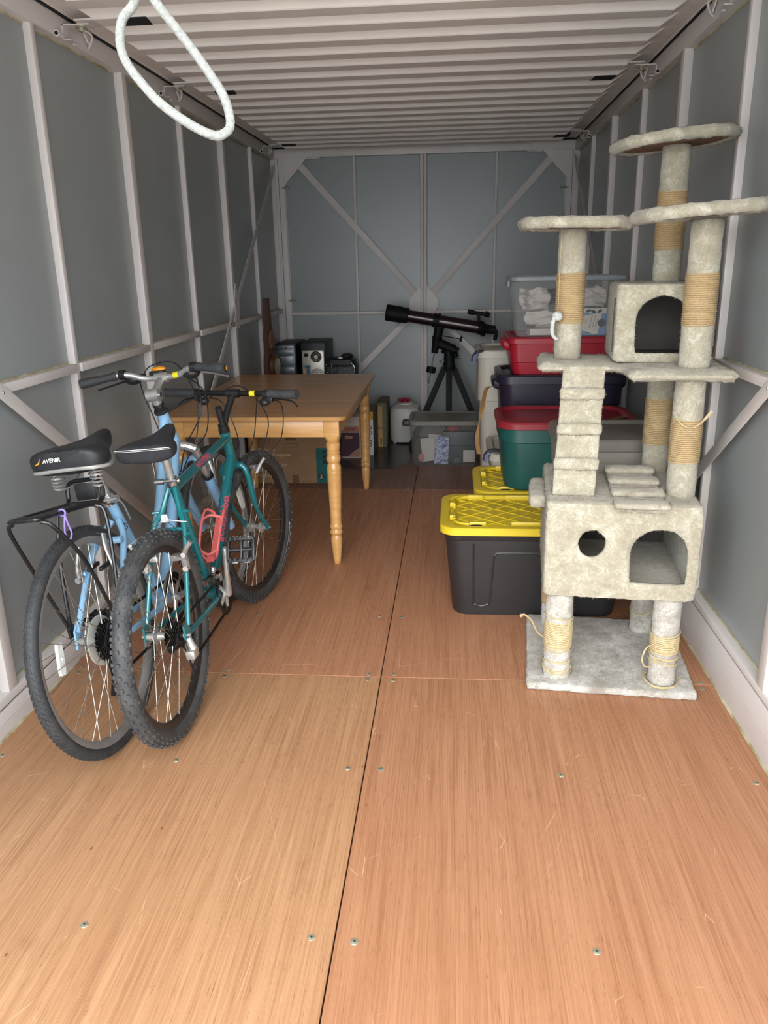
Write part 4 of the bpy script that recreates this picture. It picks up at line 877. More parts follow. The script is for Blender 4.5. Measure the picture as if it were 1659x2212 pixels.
# ------------------------------------------------------------------ cat tree
def cat_tree():
    ang=R(-5); root=empty('cat_tree',(.256,2.424,0),(0,0,ang),'tall cream fur cat tree with ladder, two condos and rope posts','cat tree')
    fz=lambda mb,n,m='fur',L=.018,a=.0035,**k: fuzz(mb,n,m,root,L,a,**k)
    fz(MB().box((0,0,0),(.556,.57,.026),bev=.008),'base_board','fur_base',.02,.003)
    def post(a,b,z0,z1,segs,r=.045,pale=False):
        # segs: list of (z_from, z_to) wrapped in rope
        c=MB(); n=22; m=int((z1-z0)/.02)+1
        c.tube([(a,b,z0+(z1-z0)*i/m) for i in range(m+1)],r,n); o=fuzz(c,'post','fur' if not pale else 'fur_base',root,.03,.002,sc=50,smooth_it=0,jag=.0012)
        for (za,zb,rr) in segs:
            h=MB(); turns=int((zb-za)/.0062); k=turns*14
            h.tube([(a+(r+.0012)*math.cos(2*PI*i/14),b+(r+.0012)*math.sin(2*PI*i/14),za+(zb-za)*i/k) for i in range(k+1)],.0034,5); h.build('sisal_rope',rr,o,60)
        return o
    # lower legs
    fl=post(.101,.082,.02,.35,[(.135,.235,'sisal_p')],.0445,True); fr=post(.450,.082,.02,.35,[(.14,.20,'sisal_p')],.0445,True); br=post(.438,.485,.02,.35,[],.0445,True); post(.10,.485,.02,.35,[(.12,.24,'sisal')],.0445,True)
    def loops(a,b,zs,r,par,tilt=.006):
        for z in zs:
            p=random.uniform(0,6); MB().tube([(a+(r)*math.cos(2*PI*i/20),b+r*math.sin(2*PI*i/20),z+tilt*math.sin(2*PI*i/20+p)) for i in range(20)],.0026,6,closed=True).build('loose_strand','sisal_p',par)
    loops(.101,.082,(.05,.062,.085,.125,.25),.0475,fl); loops(.450,.082,(.105,.118,.13,.21),.0475,fr); loops(.438,.485,(.12,.20,.27),.047,br,.02)
    MB().tube([(.450+(.058+.004*math.sin(3*t))*math.cos(t),.078+(.056+.005*math.sin(2*t))*math.sin(t),.032+.004*math.sin(t*.9)) for t in [i*.42 for i in range(34)]],.003,6).build('loose_strand','sisal_p',fr)
    MB().tube(bez([(.41,.06,.17),(.385,.035,.165),(.375,.03,.13),(.385,.035,.10),(.41,.05,.092)],5),.0028,6).build('loose_strand','sisal_p',fr)
    MB().tube(bez([(.06,.08,.16),(.03,.06,.19),(.01,.05,.235),(-.015,.04,.262),(-.03,.035,.258)],5),[.003]*12+[.0035]*6+[.006]*3,6).build('loose_strand','sisal',fl)
    # lower condo: walls as panels with holes
    a0,a1,b0,b1,z0,z1=.042,.520,.022,.555,.345,.662
    def wallM(o,x,y): return plane_M(o,x,y)
    W,Hh=a1-a0,z1-z0
    arch=[(.272,.055),(.442,.055),(.444,.14)]+[(.357+.087*math.cos(t),.155+.085*math.sin(t)) for t in [PI*i/14 for i in range(15)]]+[(.270,.14)]
    hole=[(.146+.041*math.cos(2*PI*i/18)*(1+.04*math.sin(3*i)),.185+.047*math.sin(2*PI*i/18)) for i in range(18)]
    front=MB(); front.prism(rrect(W,Hh,.018,4,W/2,Hh/2),-.02,.0,wallM((a0,b0,z0),(1,0,0),(0,0,1)),[arch,hole]); co=empty('condo'); co.parent=root; co['label']='lower box condo with arched door and round hole'
    def cz(mb,n,m='fur',L=.018): return fuzz(mb,n,m,co,L,.0022,smooth_it=1,jag=.0008)
    # front has its z axis pointing to -b, so extrusion runs forward/back around b0
    cz(front,'front_panel'); 
    cz(MB().box((a0,b0,z1-.022),(a1,b1,z1+.004),bev=.012),'roof','fur_d'); cz(MB().box((a0,b0+.01,z0),(a1,b1,z0+.022),bev=.006),'floor_panel','fur_d')
    cz(MB().box((a0,b0+.008,z0),(a0+.02,b1,z1),bev=.008),'side_panel'); cz(MB().box((a1-.02,b0+.008,z0),(a1,b1,z1),bev=.008),'side_panel')
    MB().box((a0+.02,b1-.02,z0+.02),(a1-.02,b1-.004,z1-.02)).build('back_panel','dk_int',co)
    fz(MB().box((-.012,.16,.598),(.05,.42,.645),bev=.018,seg=3),'step_board','fur_d',.02)
    # posts on the condo roof
    post(.470,.160,.655,1.05,[(.775,.915,'sisal')],.0455); post(.432,.470,.655,1.05,[(.765,.93,'sisal')],.0445)
    st=MB(); st.tube(bez([(.425,.15,.935),(.445,.112,.905),(.475,.108,.895),(.505,.12,.91),(.535,.13,.945)],6),[.0028]*20+[.0045]*5,6); st.build('loose_strand','sisal_p',root)
    # tier platform (stepped outline)
    zp=1.080; poly=[(.0,.235),(.235,.225),(.262,.17),(.268,.035),(.585,.035),(.588,.56),(.0,.56)]
    pf=MB(); pf.prism(poly,zp-.036,zp); me=pf.mesh('p',0); bm=bmesh.new(); bm.from_mesh(me); bmesh.ops.dissolve_limit(bm,angle_limit=.05,verts=bm.verts,edges=bm.edges); bmesh.ops.bevel(bm,geom=[e for e in bm.edges],offset=.012,segments=3,affect='EDGES'); q=MB(); bm.verts.index_update(); q.v=[v.co.copy() for v in bm.verts]; q.f=[tuple(v.index for v in f.verts) for f in bm.faces]; bm.free()
    fz(q,'platform','fur',.02,.004)
    # ladder
    def boardrung(p,qv,wd,th,rungs,name,m,rh=.020,rl=.038,xd=(1,0,0)):
        p=V(p);qv=V(qv); d=(qv-p).normalized(); x=V(xd); n=x.cross(d).normalized()
        Mx=Matrix(((x.x,d.x,n.x,p.x),(x.y,d.y,n.y,p.y),(x.z,d.z,n.z,p.z),(0,0,0,1))); L=(qv-p).length
        o=fuzz(MB().box((-wd/2,0,-th),(wd/2,L,0),Mx,.006),name,m,root,.02,.002,smooth_it=1,jag=.0008)
        for l in rungs: fuzz(MB().box((-wd/2-.004,l*L-rl/2,-.002),(wd/2+.004,l*L+rl/2,rh),Mx,.009),'rung',m,o,.016,.0022,smooth_it=1,jag=.001)
        return o
    boardrung((.127,.098,.668),(.150,.232,1.066),.136,.02,(.245,.515,.79),'ladder','fur')
    boardrung((.330,-.012,.664),(.330,.37,.690),.158,.014,(.04,.33,.64,.95),'ramp','fur_d',.018,.06)
    # upper condo
    c2=empty('condo'); c2.parent=root; c2['label']='upper box condo with dark arched opening'
    A0,A1,B0,B1,Z0,Z1=.240,.545,.252,.545,zp,1.322
    W2,H2=A1-A0,Z1-Z0
    arch2=[(.066,.028),(.222,.028),(.224,.11)]+[(.145+.083*math.cos(t),.125+.083*math.sin(t)) for t in [PI*i/14 for i in range(15)]]+[(.063,.11)]
    fp=MB(); fp.prism(rrect(W2,H2,.016,4,W2/2,H2/2),-.018,0,wallM((A0,B0,Z0),(1,0,0),(0,0,1)),[arch2]); fuzz(fp,'front_panel','fur',c2,.016,.0022,smooth_it=1,jag=.0008)
    for mb,n in ((MB().box((A0,B0,Z1-.02),(A1,B1,Z1+.003),bev=.012),'roof'),(MB().box((A0,B0+.008,Z0),(A0+.018,B1,Z1),bev=.008),'side_panel'),(MB().box((A1-.018,B0+.008,Z0),(A1,B1,Z1),bev=.008),'side_panel')): fuzz(mb,n,'fur',c2,.018,.0022,smooth_it=1,jag=.0008)
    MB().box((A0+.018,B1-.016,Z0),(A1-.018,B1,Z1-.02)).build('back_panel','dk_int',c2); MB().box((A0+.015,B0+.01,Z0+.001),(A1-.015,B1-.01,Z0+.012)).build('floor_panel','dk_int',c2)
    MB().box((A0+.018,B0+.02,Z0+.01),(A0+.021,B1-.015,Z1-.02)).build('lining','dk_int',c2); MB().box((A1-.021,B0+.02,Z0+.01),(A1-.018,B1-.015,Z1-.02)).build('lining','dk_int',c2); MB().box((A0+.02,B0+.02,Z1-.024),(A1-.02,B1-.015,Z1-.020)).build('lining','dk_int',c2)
    MB().tube(bez([(A0-.002,B0+.03,Z1-.04),(A0-.003,B0+.035,Z1-.12),(A0-.002,B0+.03,Z0+.03)],5),.0022,5).build('seam','dk_int',c2)
    # upper posts
    lp=post(.100,.386,zp-.01,1.497,[(1.195,1.358,'sisal')],.0445); post(.470,.140,zp-.01,1.505,[(1.203,1.355,'sisal')],.0455); post(.417,.462,1.315,1.745,[(1.425,1.606,'sisal')],.0445)
    # trays
    def tray(a,b,z,w,d,rot,tilt,tiltdir,cut=.28):
        e=empty('tray',(a,b,z)); e.parent=root; e.rotation_euler=(tilt*math.sin(tiltdir),tilt*math.cos(tiltdir),rot)
        c=cut; out=[(-w/2+c*w,-d/2),(w/2-c*w,-d/2),(w/2,-d/2+c*d),(w/2,d/2-c*d),(w/2-c*w,d/2),(-w/2+c*w,d/2),(-w/2,d/2-c*d),(-w/2,-d/2+c*d)]
        MB().prism([(x*.97,y*.97) for x,y in out],-.006,.006).build('tray_board','board',e)
        rim=MB(); pts=[]
        n=len(out)
        for i in range(n):
            p=V((*out[i],.006)); q=V((*out[(i+1)%n],.006))
            for k in range(5): pts.append(p.lerp(q,(k+.5)/5))
        rim.tube(pts,.019,12,closed=True); rim.prism([(x*.96,y*.96) for x,y in out],.004,.014); fuzz(rim,'rim','fur',e,.018,.004,jag=.0015)
        return e
    tray(.105,.372,1.507,.325,.29,R(6),R(1),0,.22); tray(.448,.115,1.522,.345,.30,R(14),R(-4),R(10),.24); tray(.404,.440,1.752,.345,.30,R(18),R(-5),R(15),.26)
    # hanging toy
    MB().tube([(.062,.340,1.50),(.060,.330,1.35),(.060,.328,1.232)],.0011,5).build('toy_string','sisal_p',root)
    ty=MB(); ty.ell((.060,.326,1.222),(.018,.016,.017),14,10); ty.tube(bez([(.050,.318,1.222),(.044,.312,1.195),(.046,.312,1.165),(.058,.312,1.150),(.066,.312,1.152)],6),[.008]*12+[.007]*8+[.003]*5,8); fuzz(ty,'toy','fluff',root,.008,.0015,smooth_it=0,jag=.001,label='white fluffy toy on a string')
    ws=MB(); ws.lathe([(.005,0),(.015,.001),(.015,.003),(.005,.004)],(.415,.44,.318),(-.2,-1,.1),18); ws.build('washer','chrome',root)
    return root
cat_root=cat_tree()
# ------------------------------------------------------------------ storage totes
K['yellow']=mat('yellow_lid',(222,196,48),.38,c2=(212,184,40),vscale=5); K['tote_black']=mat('tote_black',(40,38,39),.42,c2=(46,44,45),vscale=4,bump=.05,bscale=300)
K['tote_green']=mat('tote_green',(24,82,78),.4,c2=(20,74,71),vscale=5); K['lid_red']=mat('lid_red',(152,36,48),.4,c2=(132,34,44),vscale=6)
K['tote_purple']=mat('tote_purple',(40,33,52),.35,c2=(35,29,46),vscale=5); K['tote_red']=mat('tote_red',(166,26,46),.38,c2=(152,23,41),vscale=4)
K['tote_beige']=mat('tote_beige',(196,190,178),.45,c2=(186,180,168),vscale=5); K['tote_grey']=mat('tote_grey',(158,152,142),.45,c2=(146,140,130),vscale=6)
K['lid_grey']=mat('lid_grey',(132,126,118),.4,c2=(122,116,108),vscale=6); K['clip_blue']=mat('clip_blue',(120,126,170),.4,c2=(110,116,160),vscale=30); K['clip_dark']=mat('clip_dark',(52,52,66),.45,c2=(60,60,74),vscale=30)
K['film']=plastic_film('clear_bin',(214,216,216),.13); K['film2']=plastic_film('frosted_bin',(176,178,174),.16,.3); K['lid_clear']=plastic_film('clear_lid',(172,178,184),.62,.35)
K['tape']=mat('brown_tape',(158,120,74),.3,c2=(132,98,56),vscale=14)
def tote(label, c, w, d, h, body, lid, lidh=.045, taper=.88, rad=.06, steps=((.62,.006),), handle=None, cat='storage bin', lidless=False, over=.012, base_z=0, rz=0):
    r=empty('storage_bin',(c[0],c[1],base_z),(0,0,rz),label,cat)
    hb=h-lidh if not lidless else h
    rings=[]
    def rg(f,z,ex=0): return [(x,y,z) for (x,y) in rrect(w*f+ex,d*f+ex,rad*f,6)]
    zs=[(taper-.012,0),(taper,.012)]
    for (fz,ex) in sorted(steps):
        z=hb*fz; f=taper+(1-taper)*fz*.9; zs += [(f,z-.004),(f+ex/w*2,z)]
    zs += [(taper+(1-taper)*.92+.012,hb)]
    b=MB(); b.loft([rg(f,z) for f,z in zs],caps=(True,False)); 
    # inner wall
    b.loft([rg(f-.012,max(z,.006)) for f,z in zs][::-1],caps=(False,True)); bo=b.build('body',body,r,28)
    if lidless:
        rm=MB(); rm.loft([rg(1.0,h-.032,.004),rg(1.0,h-.03,.016),rg(1.0,h-.002,.016),rg(1.0,h,.008),rg(1.0,h-.004,-.012),rg(1.0,h-.03,-.012)],caps=(False,False)); rm.build('rim',body,r,28)
    else:
        l=MB(); o=over*2
        l.loft([rg(1.0,hb-.002,o-.004),rg(1.0,hb,o),rg(1.0,h-.008,o),rg(1.0,h-.001,o-.010),rg(1.0,h,o-.02),rg(1.0,h,-.035),rg(1.0,h-.014,-.055),rg(1.0,h-.014,-.10),rg(1.0,h-.010,-.12)],caps=(True,True)); l.build('lid',lid,r,28)
    if handle:
        for s in (-1,1):
            hm=MB(); x=s*(w/2); 
            hm.loft([[(x+s*e,y_,z_) for (y_,z_) in rrect(wd_,hh_,.02,4,0,hb-.02+zo)] for e,wd_,hh_,zo in ((-.01,d*.5,.06,0),(.022,d*.46,.05,.005),(.034,d*.38,.034,.010))] if s>0 else [[(x+s*e,y_,z_) for (y_,z_) in rrect(wd_,hh_,.02,4,0,hb-.02+zo)][::-1] for e,wd_,hh_,zo in ((-.01,d*.5,.06,0),(.022,d*.46,.05,.005),(.034,d*.38,.034,.010))]); hm.build('handle',handle,r,28)
    return r
def yellow_tote(label,x0,y0):
    w,d,h=.77,.50,.411; r=tote(label,(x0+w/2,y0+d/2),w-.03,d-.03,h-.02,'tote_black','yellow',.030,.90,.07,steps=((.93,.004),),over=.016)
    yf=-(d-.03)/2*.965
    def U(xc,f=1):
        pts=[(xc-.20,.32),(xc-.197,.07),(xc-.19,.05),(xc-.165,.042),(xc-.14,.05),(xc-.13,.07),(xc-.118,.25),(xc-.11,.272),(xc-.09,.28),(xc+.06,.28),(xc+.08,.272),(xc+.088,.25),(xc+.088,.07),(xc+.097,.05),(xc+.12,.042),(xc+.165,.05),(xc+.17,.08),(xc+.175,.32)]
        return [(x,-(d-.03)/2*(.90+.085*z/.37)-.001,z) for x,z in pts]
    MB().tube(bez(U(-.05),4),.0048,6).build('groove_rib','tote_black',r); MB().tube([(x,-y,z) for x,y,z in bez(U(-.05),4)],.0048,6).build('groove_rib','tote_black',r)
    lat=MB(); z=h-.031; import itertools
    W2,D2=(w-.03)/2-.055,(d-.03)/2-.055
    sp=.105; sl=.55
    for sg in (-1,1):
        for k in range(-9,10):
            # line x = k*sp + sg*y/sl ... clipped to the recessed field
            p=[]
            for yy in (-D2,D2): p.append((k*sp+sg*yy/sl*.62*1.0,yy))
            (xa,ya),(xb,yb)=p
            ts=[0,1]
            dx=xb-xa
            t0,t1=0,1
            if dx!=0:
                ta,tb=(-W2-xa)/dx,(W2-xa)/dx
                if ta>tb: ta,tb=tb,ta
                t0,t1=max(0,ta),min(1,tb)
            if t1-t0<.05: continue
            lat.bar((xa+dx*t0,ya+(yb-ya)*t0,z),(xa+dx*t1,ya+(yb-ya)*t1,z),.009,.009,(0,0,1),.002)
    lat.build('lid_lattice','yellow',r,0)
    zt=h-.020; W3,D3=W2+.012,D2+.012
    blk=lambda a,b: MB().box(a,b,bev=.003).build('lid_block','yellow',r)
    for s in (-1,1):
        for xa,xb in ((-W3+.06,-.20),(-.10,.18),(.26,W3-.05)): blk((xa,s*D3-.006,zt-.014),(xb,s*D3+.006,zt+.010))
        for ya,yb in ((-D3+.05,-.02),(.06,D3-.05)): blk((s*W3-.006,ya,zt-.014),(s*W3+.006,yb,zt+.008))
        for ya in (-.10,.08): blk((s*(W3+.008)-.012,ya-.012,zt-.012),(s*(W3+.008)+.012,ya+.012,zt+.010))
    for sx in (-1,1):
        for sy in (-1,1):
            cxx,cyy=sx*(W3-.06),sy*(D3-.06); MB().tube([(cxx+sx*.06*math.cos(t),cyy+sy*.06*math.sin(t),zt-.002) for t in [PI/2*i/6 for i in range(7)]],.008,6).build('lid_corner_rib','yellow',r)
    h_=MB(); h_.prism([(.024*math.cos(2*PI*i/14),.008*math.sin(2*PI*i/14)) for i in range(14)],zt-.0005,zt+.0008,Matrix.Translation((-.24,-(d-.03)/2+.035-.01,0))); h_.build('lid_slot','dark',r)
    return r
yellow_tote('black tote with bright yellow lattice lid, nearest on the floor',-.05,2.985)
yellow_tote('black tote with yellow lid behind the first, under the green bin',.10,3.515)
tote('teal green bin with red lid standing on a yellow-lidded tote',(.515,3.715),.605,.44,.315,'tote_green','lid_red',.032,.92,.10,steps=((.78,.010),),base_z=.402,over=.014)
gt=tote('grey bin with dusty grey lid right of the ladder, behind the cat tree',(.645,3.205),.46,.40,.345,'tote_grey','lid_grey',.045,.9,.05,steps=((.6,.004),),base_z=.402,over=.012)
low=tote('beige lidded bin low in the stack beneath the dark purple bin',(.53,4.29),.66,.46,.440,'tote_beige','tote_beige',.04,.9,.05,steps=((.75,.006),),over=.012)
pu=tote('dark purple bin with lid in the middle of the stack',(.545,4.255),.62,.44,.412,'tote_purple','tote_purple',.045,.88,.08,steps=((.55,.008),),handle='tote_purple',base_z=.441,over=.014)
rd_=tote('red bin under the clear bin, standing on the purple lid',(.545,4.25),.53,.42,.185,'tote_red','tote_red',.03,.93,.05,steps=((.40,.005),),handle='tote_red',base_z=.854)
tb_=tote('tall beige bin with grey-blue clip handle beside the telescope',(.42,4.80),.56,.42,.92,'tote_beige','tote_beige',.045,.86,.06,steps=((.72,.012),),over=.012)
def clip_handle(par,x,z,y=0,s=1.0):
    e=empty('clip_handle',(x,y,z)); e.parent=par
    m=MB(); m.tube(bez([(.045,-.03,.012),(.0,-.05,.020),(-.035,-.05,.0),(-.045,-.05,-.035)],6),[.014*s]*12+[.012*s]*7,10,flat=.6); m.build('clip_arm','clip_dark',e)
    m=MB(); m.tube(bez([(-.015,-.058,.004),(-.032,-.058,-.012),(-.034,-.058,-.045)],6),.008*s,8); m.build('clip_pad','clip_blue',e)
clip_handle(tb_,-.27,.895,-.16); clip_handle(low,-.325,.44,-.17)
tp=MB(); P=bez([(.235,4.02,.80),(.17,4.03,.79),(.150,4.05,.70),(.135,4.06,.62),(.125,4.07,.52),(.135,4.06,.44)],8); ws=[.012,.014,.016,.018,.02,.02,.02]
for i in range(len(P)-1):
    pass
vs=[];fs=[]
for i,p in enumerate(P):
    t=i/(len(P)-1); hw=.013*(1-.75*math.exp(-((t-.62)/.12)**2)); tw=.6*math.sin(t*5); dx=V((math.cos(tw),math.sin(tw)*.6,0))*hw
    vs += [p-dx,p+dx,p+dx+V((0,.002,0)),p-dx+V((0,.002,0))]
for i in range(len(P)-1):
    for k in range(4): fs.append((i*4+k,i*4+(k+1)%4,(i+1)*4+(k+1)%4,(i+1)*4+k))
tp.add(vs,fs); tag(tp.build('packing_tape','tape'),'loose strip of brown packing tape hanging from the purple bin','tape')
t2=MB(); t2.box((-.09,-.016,0),(.09,.016,.0012),Matrix.Translation((.745,3.62,.7125))@Matrix.Rotation(R(48),4,'Z')); tag(t2.build('packing_tape','tape'),'flat strip of brown tape stuck on the red lid','tape')

# clear bin on top of the stack, with its contents
def clear_bin(label,c,w,d,h,z,film,lidm,lidh=.018,taper=.9,rad=.04):
    r=empty('storage_bin',(c[0],c[1],z),(0,0,0),label,'storage bin')
    def rg(f,zz,ex=0): return [(x,y,zz) for (x,y) in rrect(w*f+ex,d*f+ex,rad,5)]
    b=MB(); b.loft([rg(taper-.02,0),rg(taper,.012),rg(.965,h*.64),rg(.985,h*.65),rg(1.0,h-lidh)],caps=(True,False)); b.build('body',film,r,28)
    l=MB(); l.loft([rg(1.0,h-lidh-.004,.004),rg(1.0,h-lidh,.020),rg(1.0,h-.004,.020),rg(1.0,h,.012),rg(1.0,h,-.03),rg(1.0,h-.008,-.05)],caps=(True,True)); l.build('lid',lidm,r,28)
    return r
cb=clear_bin('clear plastic bin of papers and books, topmost of the stack',(.555,4.23),.54,.40,.288,1.0405,'film','lid_clear',.020)
for s in (-1,1): MB().box((s*.282-.008,-.08,.235),(s*.282+.008,.08,.268),bev=.006).build('latch','lid_clear',cb)
K['paper']=mat('paper',(214,204,196),.8,c2=(202,190,182),vscale=6,bump=.1,bscale=40); K['book_blue']=mat('book_blue',(46,84,150),.5,c2=(40,74,136),vscale=20); K['book_lt']=mat('book_light_blue',(120,160,196),.55,c2=(108,148,186),vscale=12)
K['kraft']=mat('kraft',(198,160,112),.8,c2=(186,148,100),vscale=20); K['card']=mat('card_cream',(222,214,198),.75,c2=(214,204,188),vscale=20); K['ink']=mat('ink',(70,72,84),.7,c2=(80,80,92),vscale=40)
def crumple(name,label,c,size,seed,m='paper',rot=0):
    bm=bmesh.new(); bmesh.ops.create_grid(bm,x_segments=22,y_segments=22,size=1)
    for v in bm.verts:
        x,y=v.co.x,v.co.y; q=V((x*1.4+seed,y*1.4,seed*.7)); z=noise.noise(q)+.45*abs(noise.noise(q*2.3))-.2*abs(noise.noise(q*4))
        v.co=V((x*size[0]*(1-.18*abs(y)),y*size[1]*(1-.15*noise.noise(q*1.3)),z*size[2]))
    M=Matrix.Translation(c)@Matrix.Rotation(rot,4,'Z')@Matrix.Rotation(R(62),4,'X'); me=bpy.data.meshes.new(name); bm.to_mesh(me); bm.free(); me.transform(M); me.shade_smooth(); me.set_sharp_from_angle(angle=R(40))
    o=link(name,me,m); tag(o,label,'paper'); so=o.modifiers.new('thickness','SOLIDIFY'); so.thickness=.0012; return o
crumple('paper_bag','crumpled cream paper at left inside the clear bin',(.40,4.15,1.215),(.085,.058,.038),2.2,rot=.2)
crumple('paper_bag','folded cream paper sheet low at left inside the clear bin',(.43,4.09,1.128),(.085,.034,.018),5.7,rot=-.1)
crumple('paper_bag','crumpled cream cloth at right inside the clear bin',(.665,4.15,1.225),(.095,.052,.036),8.1,rot=-.2)
crumple('paper_bag','dark crumpled plastic in the middle of the clear bin',(.55,4.28,1.225),(.09,.040,.036),11.3,'clip_dark')
def book(label,c,s,m,rz=0,rx=0,name='book',pm='paper',cat='book'):
    e=empty(name,c,(rx,0,rz),label,cat); w,d,h=s
    MB().box((-w/2,-d/2,0),(w/2,d/2,.003)).build('cover',m,e); MB().box((-w/2,-d/2,h-.003),(w/2,d/2,h)).build('cover',m,e); MB().box((-w/2+.004,-d/2+.003,.003),(w/2-.003,d/2-.003,h-.003)).build('pages',pm,e); return e
book('white book lying at the bottom of the top clear bin',(.47,4.15,1.046),(.20,.15,.030),'paper',R(3))
book('brown paper-covered book in the top clear bin',(.50,4.20,1.077),(.18,.14,.026),'kraft',R(-4))
book('dark blue book lying in the top clear bin',(.50,4.22,1.104),(.17,.14,.028),'book_blue',R(8))
pb=empty('photo_book',(.685,4.068,1.044),(R(-4),0,0),'light blue booklet standing against the front of the top clear bin','booklet')
MB().box((-.10,0,0),(.10,.006,.128),bev=.001).build('cover','book_lt',pb); MB().box((-.10,-.0006,.105),(.10,0,.128)).build('cover_band','card',pb)
lf=MB()
for i,(x,z,a) in enumerate(((-.055,.112,.6),(-.025,.116,-.4),(.0,.112,.3),(.03,.114,-.6),(-.06,.03,.2),(-.03,.02,.8),(-.085,.075,1.2))): lf.ell((0,0,0),(.014,.0008,.007),10,5,Matrix.Translation((x,-.001,z))@Matrix.Rotation(a,4,'Y'))
lf.build('printed_leaves','ink',pb)
cp=MB(); cp.prism([(-.068,.028),(-.05,.094),(.042,.108),(.024,.008),(.006,.004)],0,.0008,plane_M((0,-.0012,0),(1,0,0),(0,0,1))); co=cp.build('printed_card','card',pb)
for i,(tx,sz,off) in enumerate((('The',.0125,.030),('Grand Reunion',.0112,.0)  ,('Commemorative',.0105,.004),('Program',.0115,.012))):
    text(tx,sz,'ink',co,plane_M((-.034+i*.0165,-.0022,.030+off*.8),(.22,0,1),(-1,0,.22)),extrude=.0002)
sh=MB(); sh.prism([(.030+.020*math.cos(t),.058+.019*math.sin(t)) for t in [2*PI*i/20 for i in range(20)]],0,.0006,plane_M((0.012,-.0022,0),(1,0,0),(0,0,1))); sh.build('printed_shell','ink',pb)

# clear bin on the floor
fb=clear_bin('frosted clear bin with grey lid on the floor before the telescope',(-.06,5.72),.50,.40,.333,0,'film2','lid_grey',.030,.93,.05)
hd=MB(); hd.box((-.305,-.15,.285),(-.245,-.06,.325),bev=.012); hd.build('handle','clip_dark',fb); hd=MB(); hd.box((.245,-.15,.285),(.30,-.06,.325),bev=.012); hd.build('handle','clip_dark',fb)
K['bluetile']=mat('blue_print',(78,96,160),.7,c2=(215,218,228),vscale=55,detail=1); K['redcloth']=mat('red_cloth',(178,52,72),.8,c2=(160,40,60),vscale=20); K['greenbook']=mat('dark_green',(34,60,58),.6,c2=(28,50,50),vscale=10)
def slab(name,label,cat,c,s,m,rot=(0,0,0),bev=.002):
    o=MB().box((-s[0]/2,-s[1]/2,0),(s[0]/2,s[1]/2,s[2]),bev=bev).build(name,m); o.location=c; o.rotation_euler=rot; tag(o,label,cat); return o
slab('patterned_book','blue and white patterned book standing in the floor clear bin','book',(-.085,5.562,.014),(.10,.012,.20),'bluetile',(0,R(2),0))
slab('paper_sheet','tilted white paper in the floor clear bin, left side','paper',(-.165,5.575,.03),(.10,.004,.17),'paper',(R(-4),R(-8),0))
slab('paper_sheet','second white paper behind the tilted one in the floor clear bin','paper',(-.145,5.60,.05),(.09,.004,.17),'paper',(R(-3),R(5),0))
slab('folder','dark folder standing upright in the floor clear bin','folder',(.04,5.63,.012),(.22,.05,.225),'clip_dark')
slab('folder','dark green folder in front of the upright dark folder','folder',(.03,5.590,.012),(.20,.016,.13),'greenbook')
slab('photo_card','small white card low at right in the floor clear bin','card',(.115,5.572,.025),(.085,.003,.085),'paper',(R(-5),0,0))
rc=MB(); rc.ell((0,0,0),(.05,.03,.03)); ro_=fuzz(rc,'cloth_bundle','redcloth',None,.02,.008); ro_.location=(.0,5.64,.264); tag(ro_,'small red cloth bundle on the upright folder','cloth')
jr=empty('glass_jar',(.03,5.560,.018),label='tiny round glass jar at the bottom of the floor clear bin',cat='jar'); MB().lathe([(.018,0),(.02,.004),(.02,.034),(.015,.040)],n=16).build('jar_body','film2',jr); MB().lathe([(.016,.040),(.016,.048),(.012,.050)],n=16).build('lid','steel',jr)
pk=MB(); pk.ell((0,0,0),(.03,.022,.032)); o=fuzz(pk,'cloth_bundle',mat('pink_cloth',(214,150,140),.85,c2=(200,132,124),vscale=20),None,.015,.006); o.location=(-.225,5.585,.055); tag(o,'small pink cloth bundle in the floor clear bin corner','cloth')
# ------------------------------------------------------------------ things at the far end
K['cardboard']=mat('cardboard',(168,134,98),.8,c2=(156,122,88),vscale=8,bump=.05,bscale=90); K['teal_print']=mat('teal_print',(28,108,108),.7,c2=(24,98,100),vscale=12); K['faded']=mat('faded_print',(222,206,184),.8,c2=(212,194,170),vscale=30); K['brownprint']=mat('brown_print',(120,90,64),.8,c2=(112,84,60),vscale=30)
K['scope']=mat('telescope_tube',(44,22,28),.3,.2,c2=(38,18,24),vscale=8,coat=.5); K['pcgrey']=mat('pc_grey',(120,124,130),.35,.4,c2=(108,112,118),vscale=8); K['pcdark']=mat('pc_dark',(26,28,33),.5,c2=(33,35,40),vscale=10); K['metalplate']=mat('metal_plate',(188,184,174),.4,.6,c2=(176,172,162),vscale=10)
K['walnut']=mat('walnut',(96,60,44),.45,c2=(74,46,34),vscale=4,stretch=(8,8,1)); K['walnut_l']=mat('walnut_light',(150,100,76),.5,c2=(128,82,62),vscale=5,stretch=(8,8,1)); K['dial']=plastic_film('dial_glass',(168,168,158),.75,.1); K['brass']=mat('brass',(206,168,78),.25,1,c2=(188,150,64),vscale=30)
K['cream_pl']=mat('cream_plastic',(214,210,202),.4,c2=(206,202,194),vscale=8); K['purple_pr']=mat('box_purple',(84,40,62),.5,c2=(70,32,52),vscale=10); K['pale_pr']=mat('box_pale',(222,206,190),.6,c2=(214,196,180),vscale=14); K['peach_pr']=mat('box_peach',(206,146,122),.6,c2=(190,126,102),vscale=45); K['box_wh']=mat('box_white',(232,230,232),.6,c2=(224,222,226),vscale=14); K['box_yel']=mat('box_yellow',(222,170,44),.6,c2=(212,160,38),vscale=14); K['timber']=mat('timber',(206,164,104),.6,c2=(188,146,88),vscale=5,stretch=(9,9,1)); K['olive']=mat('box_olive',(128,118,98),.8,c2=(118,108,90),vscale=10)
K['bow']=mat('red_bow',(190,30,60),.4,c2=(170,24,50),vscale=30); K['matfilm']=plastic_film('floor_mat_film',(92,90,94),.40,.2)
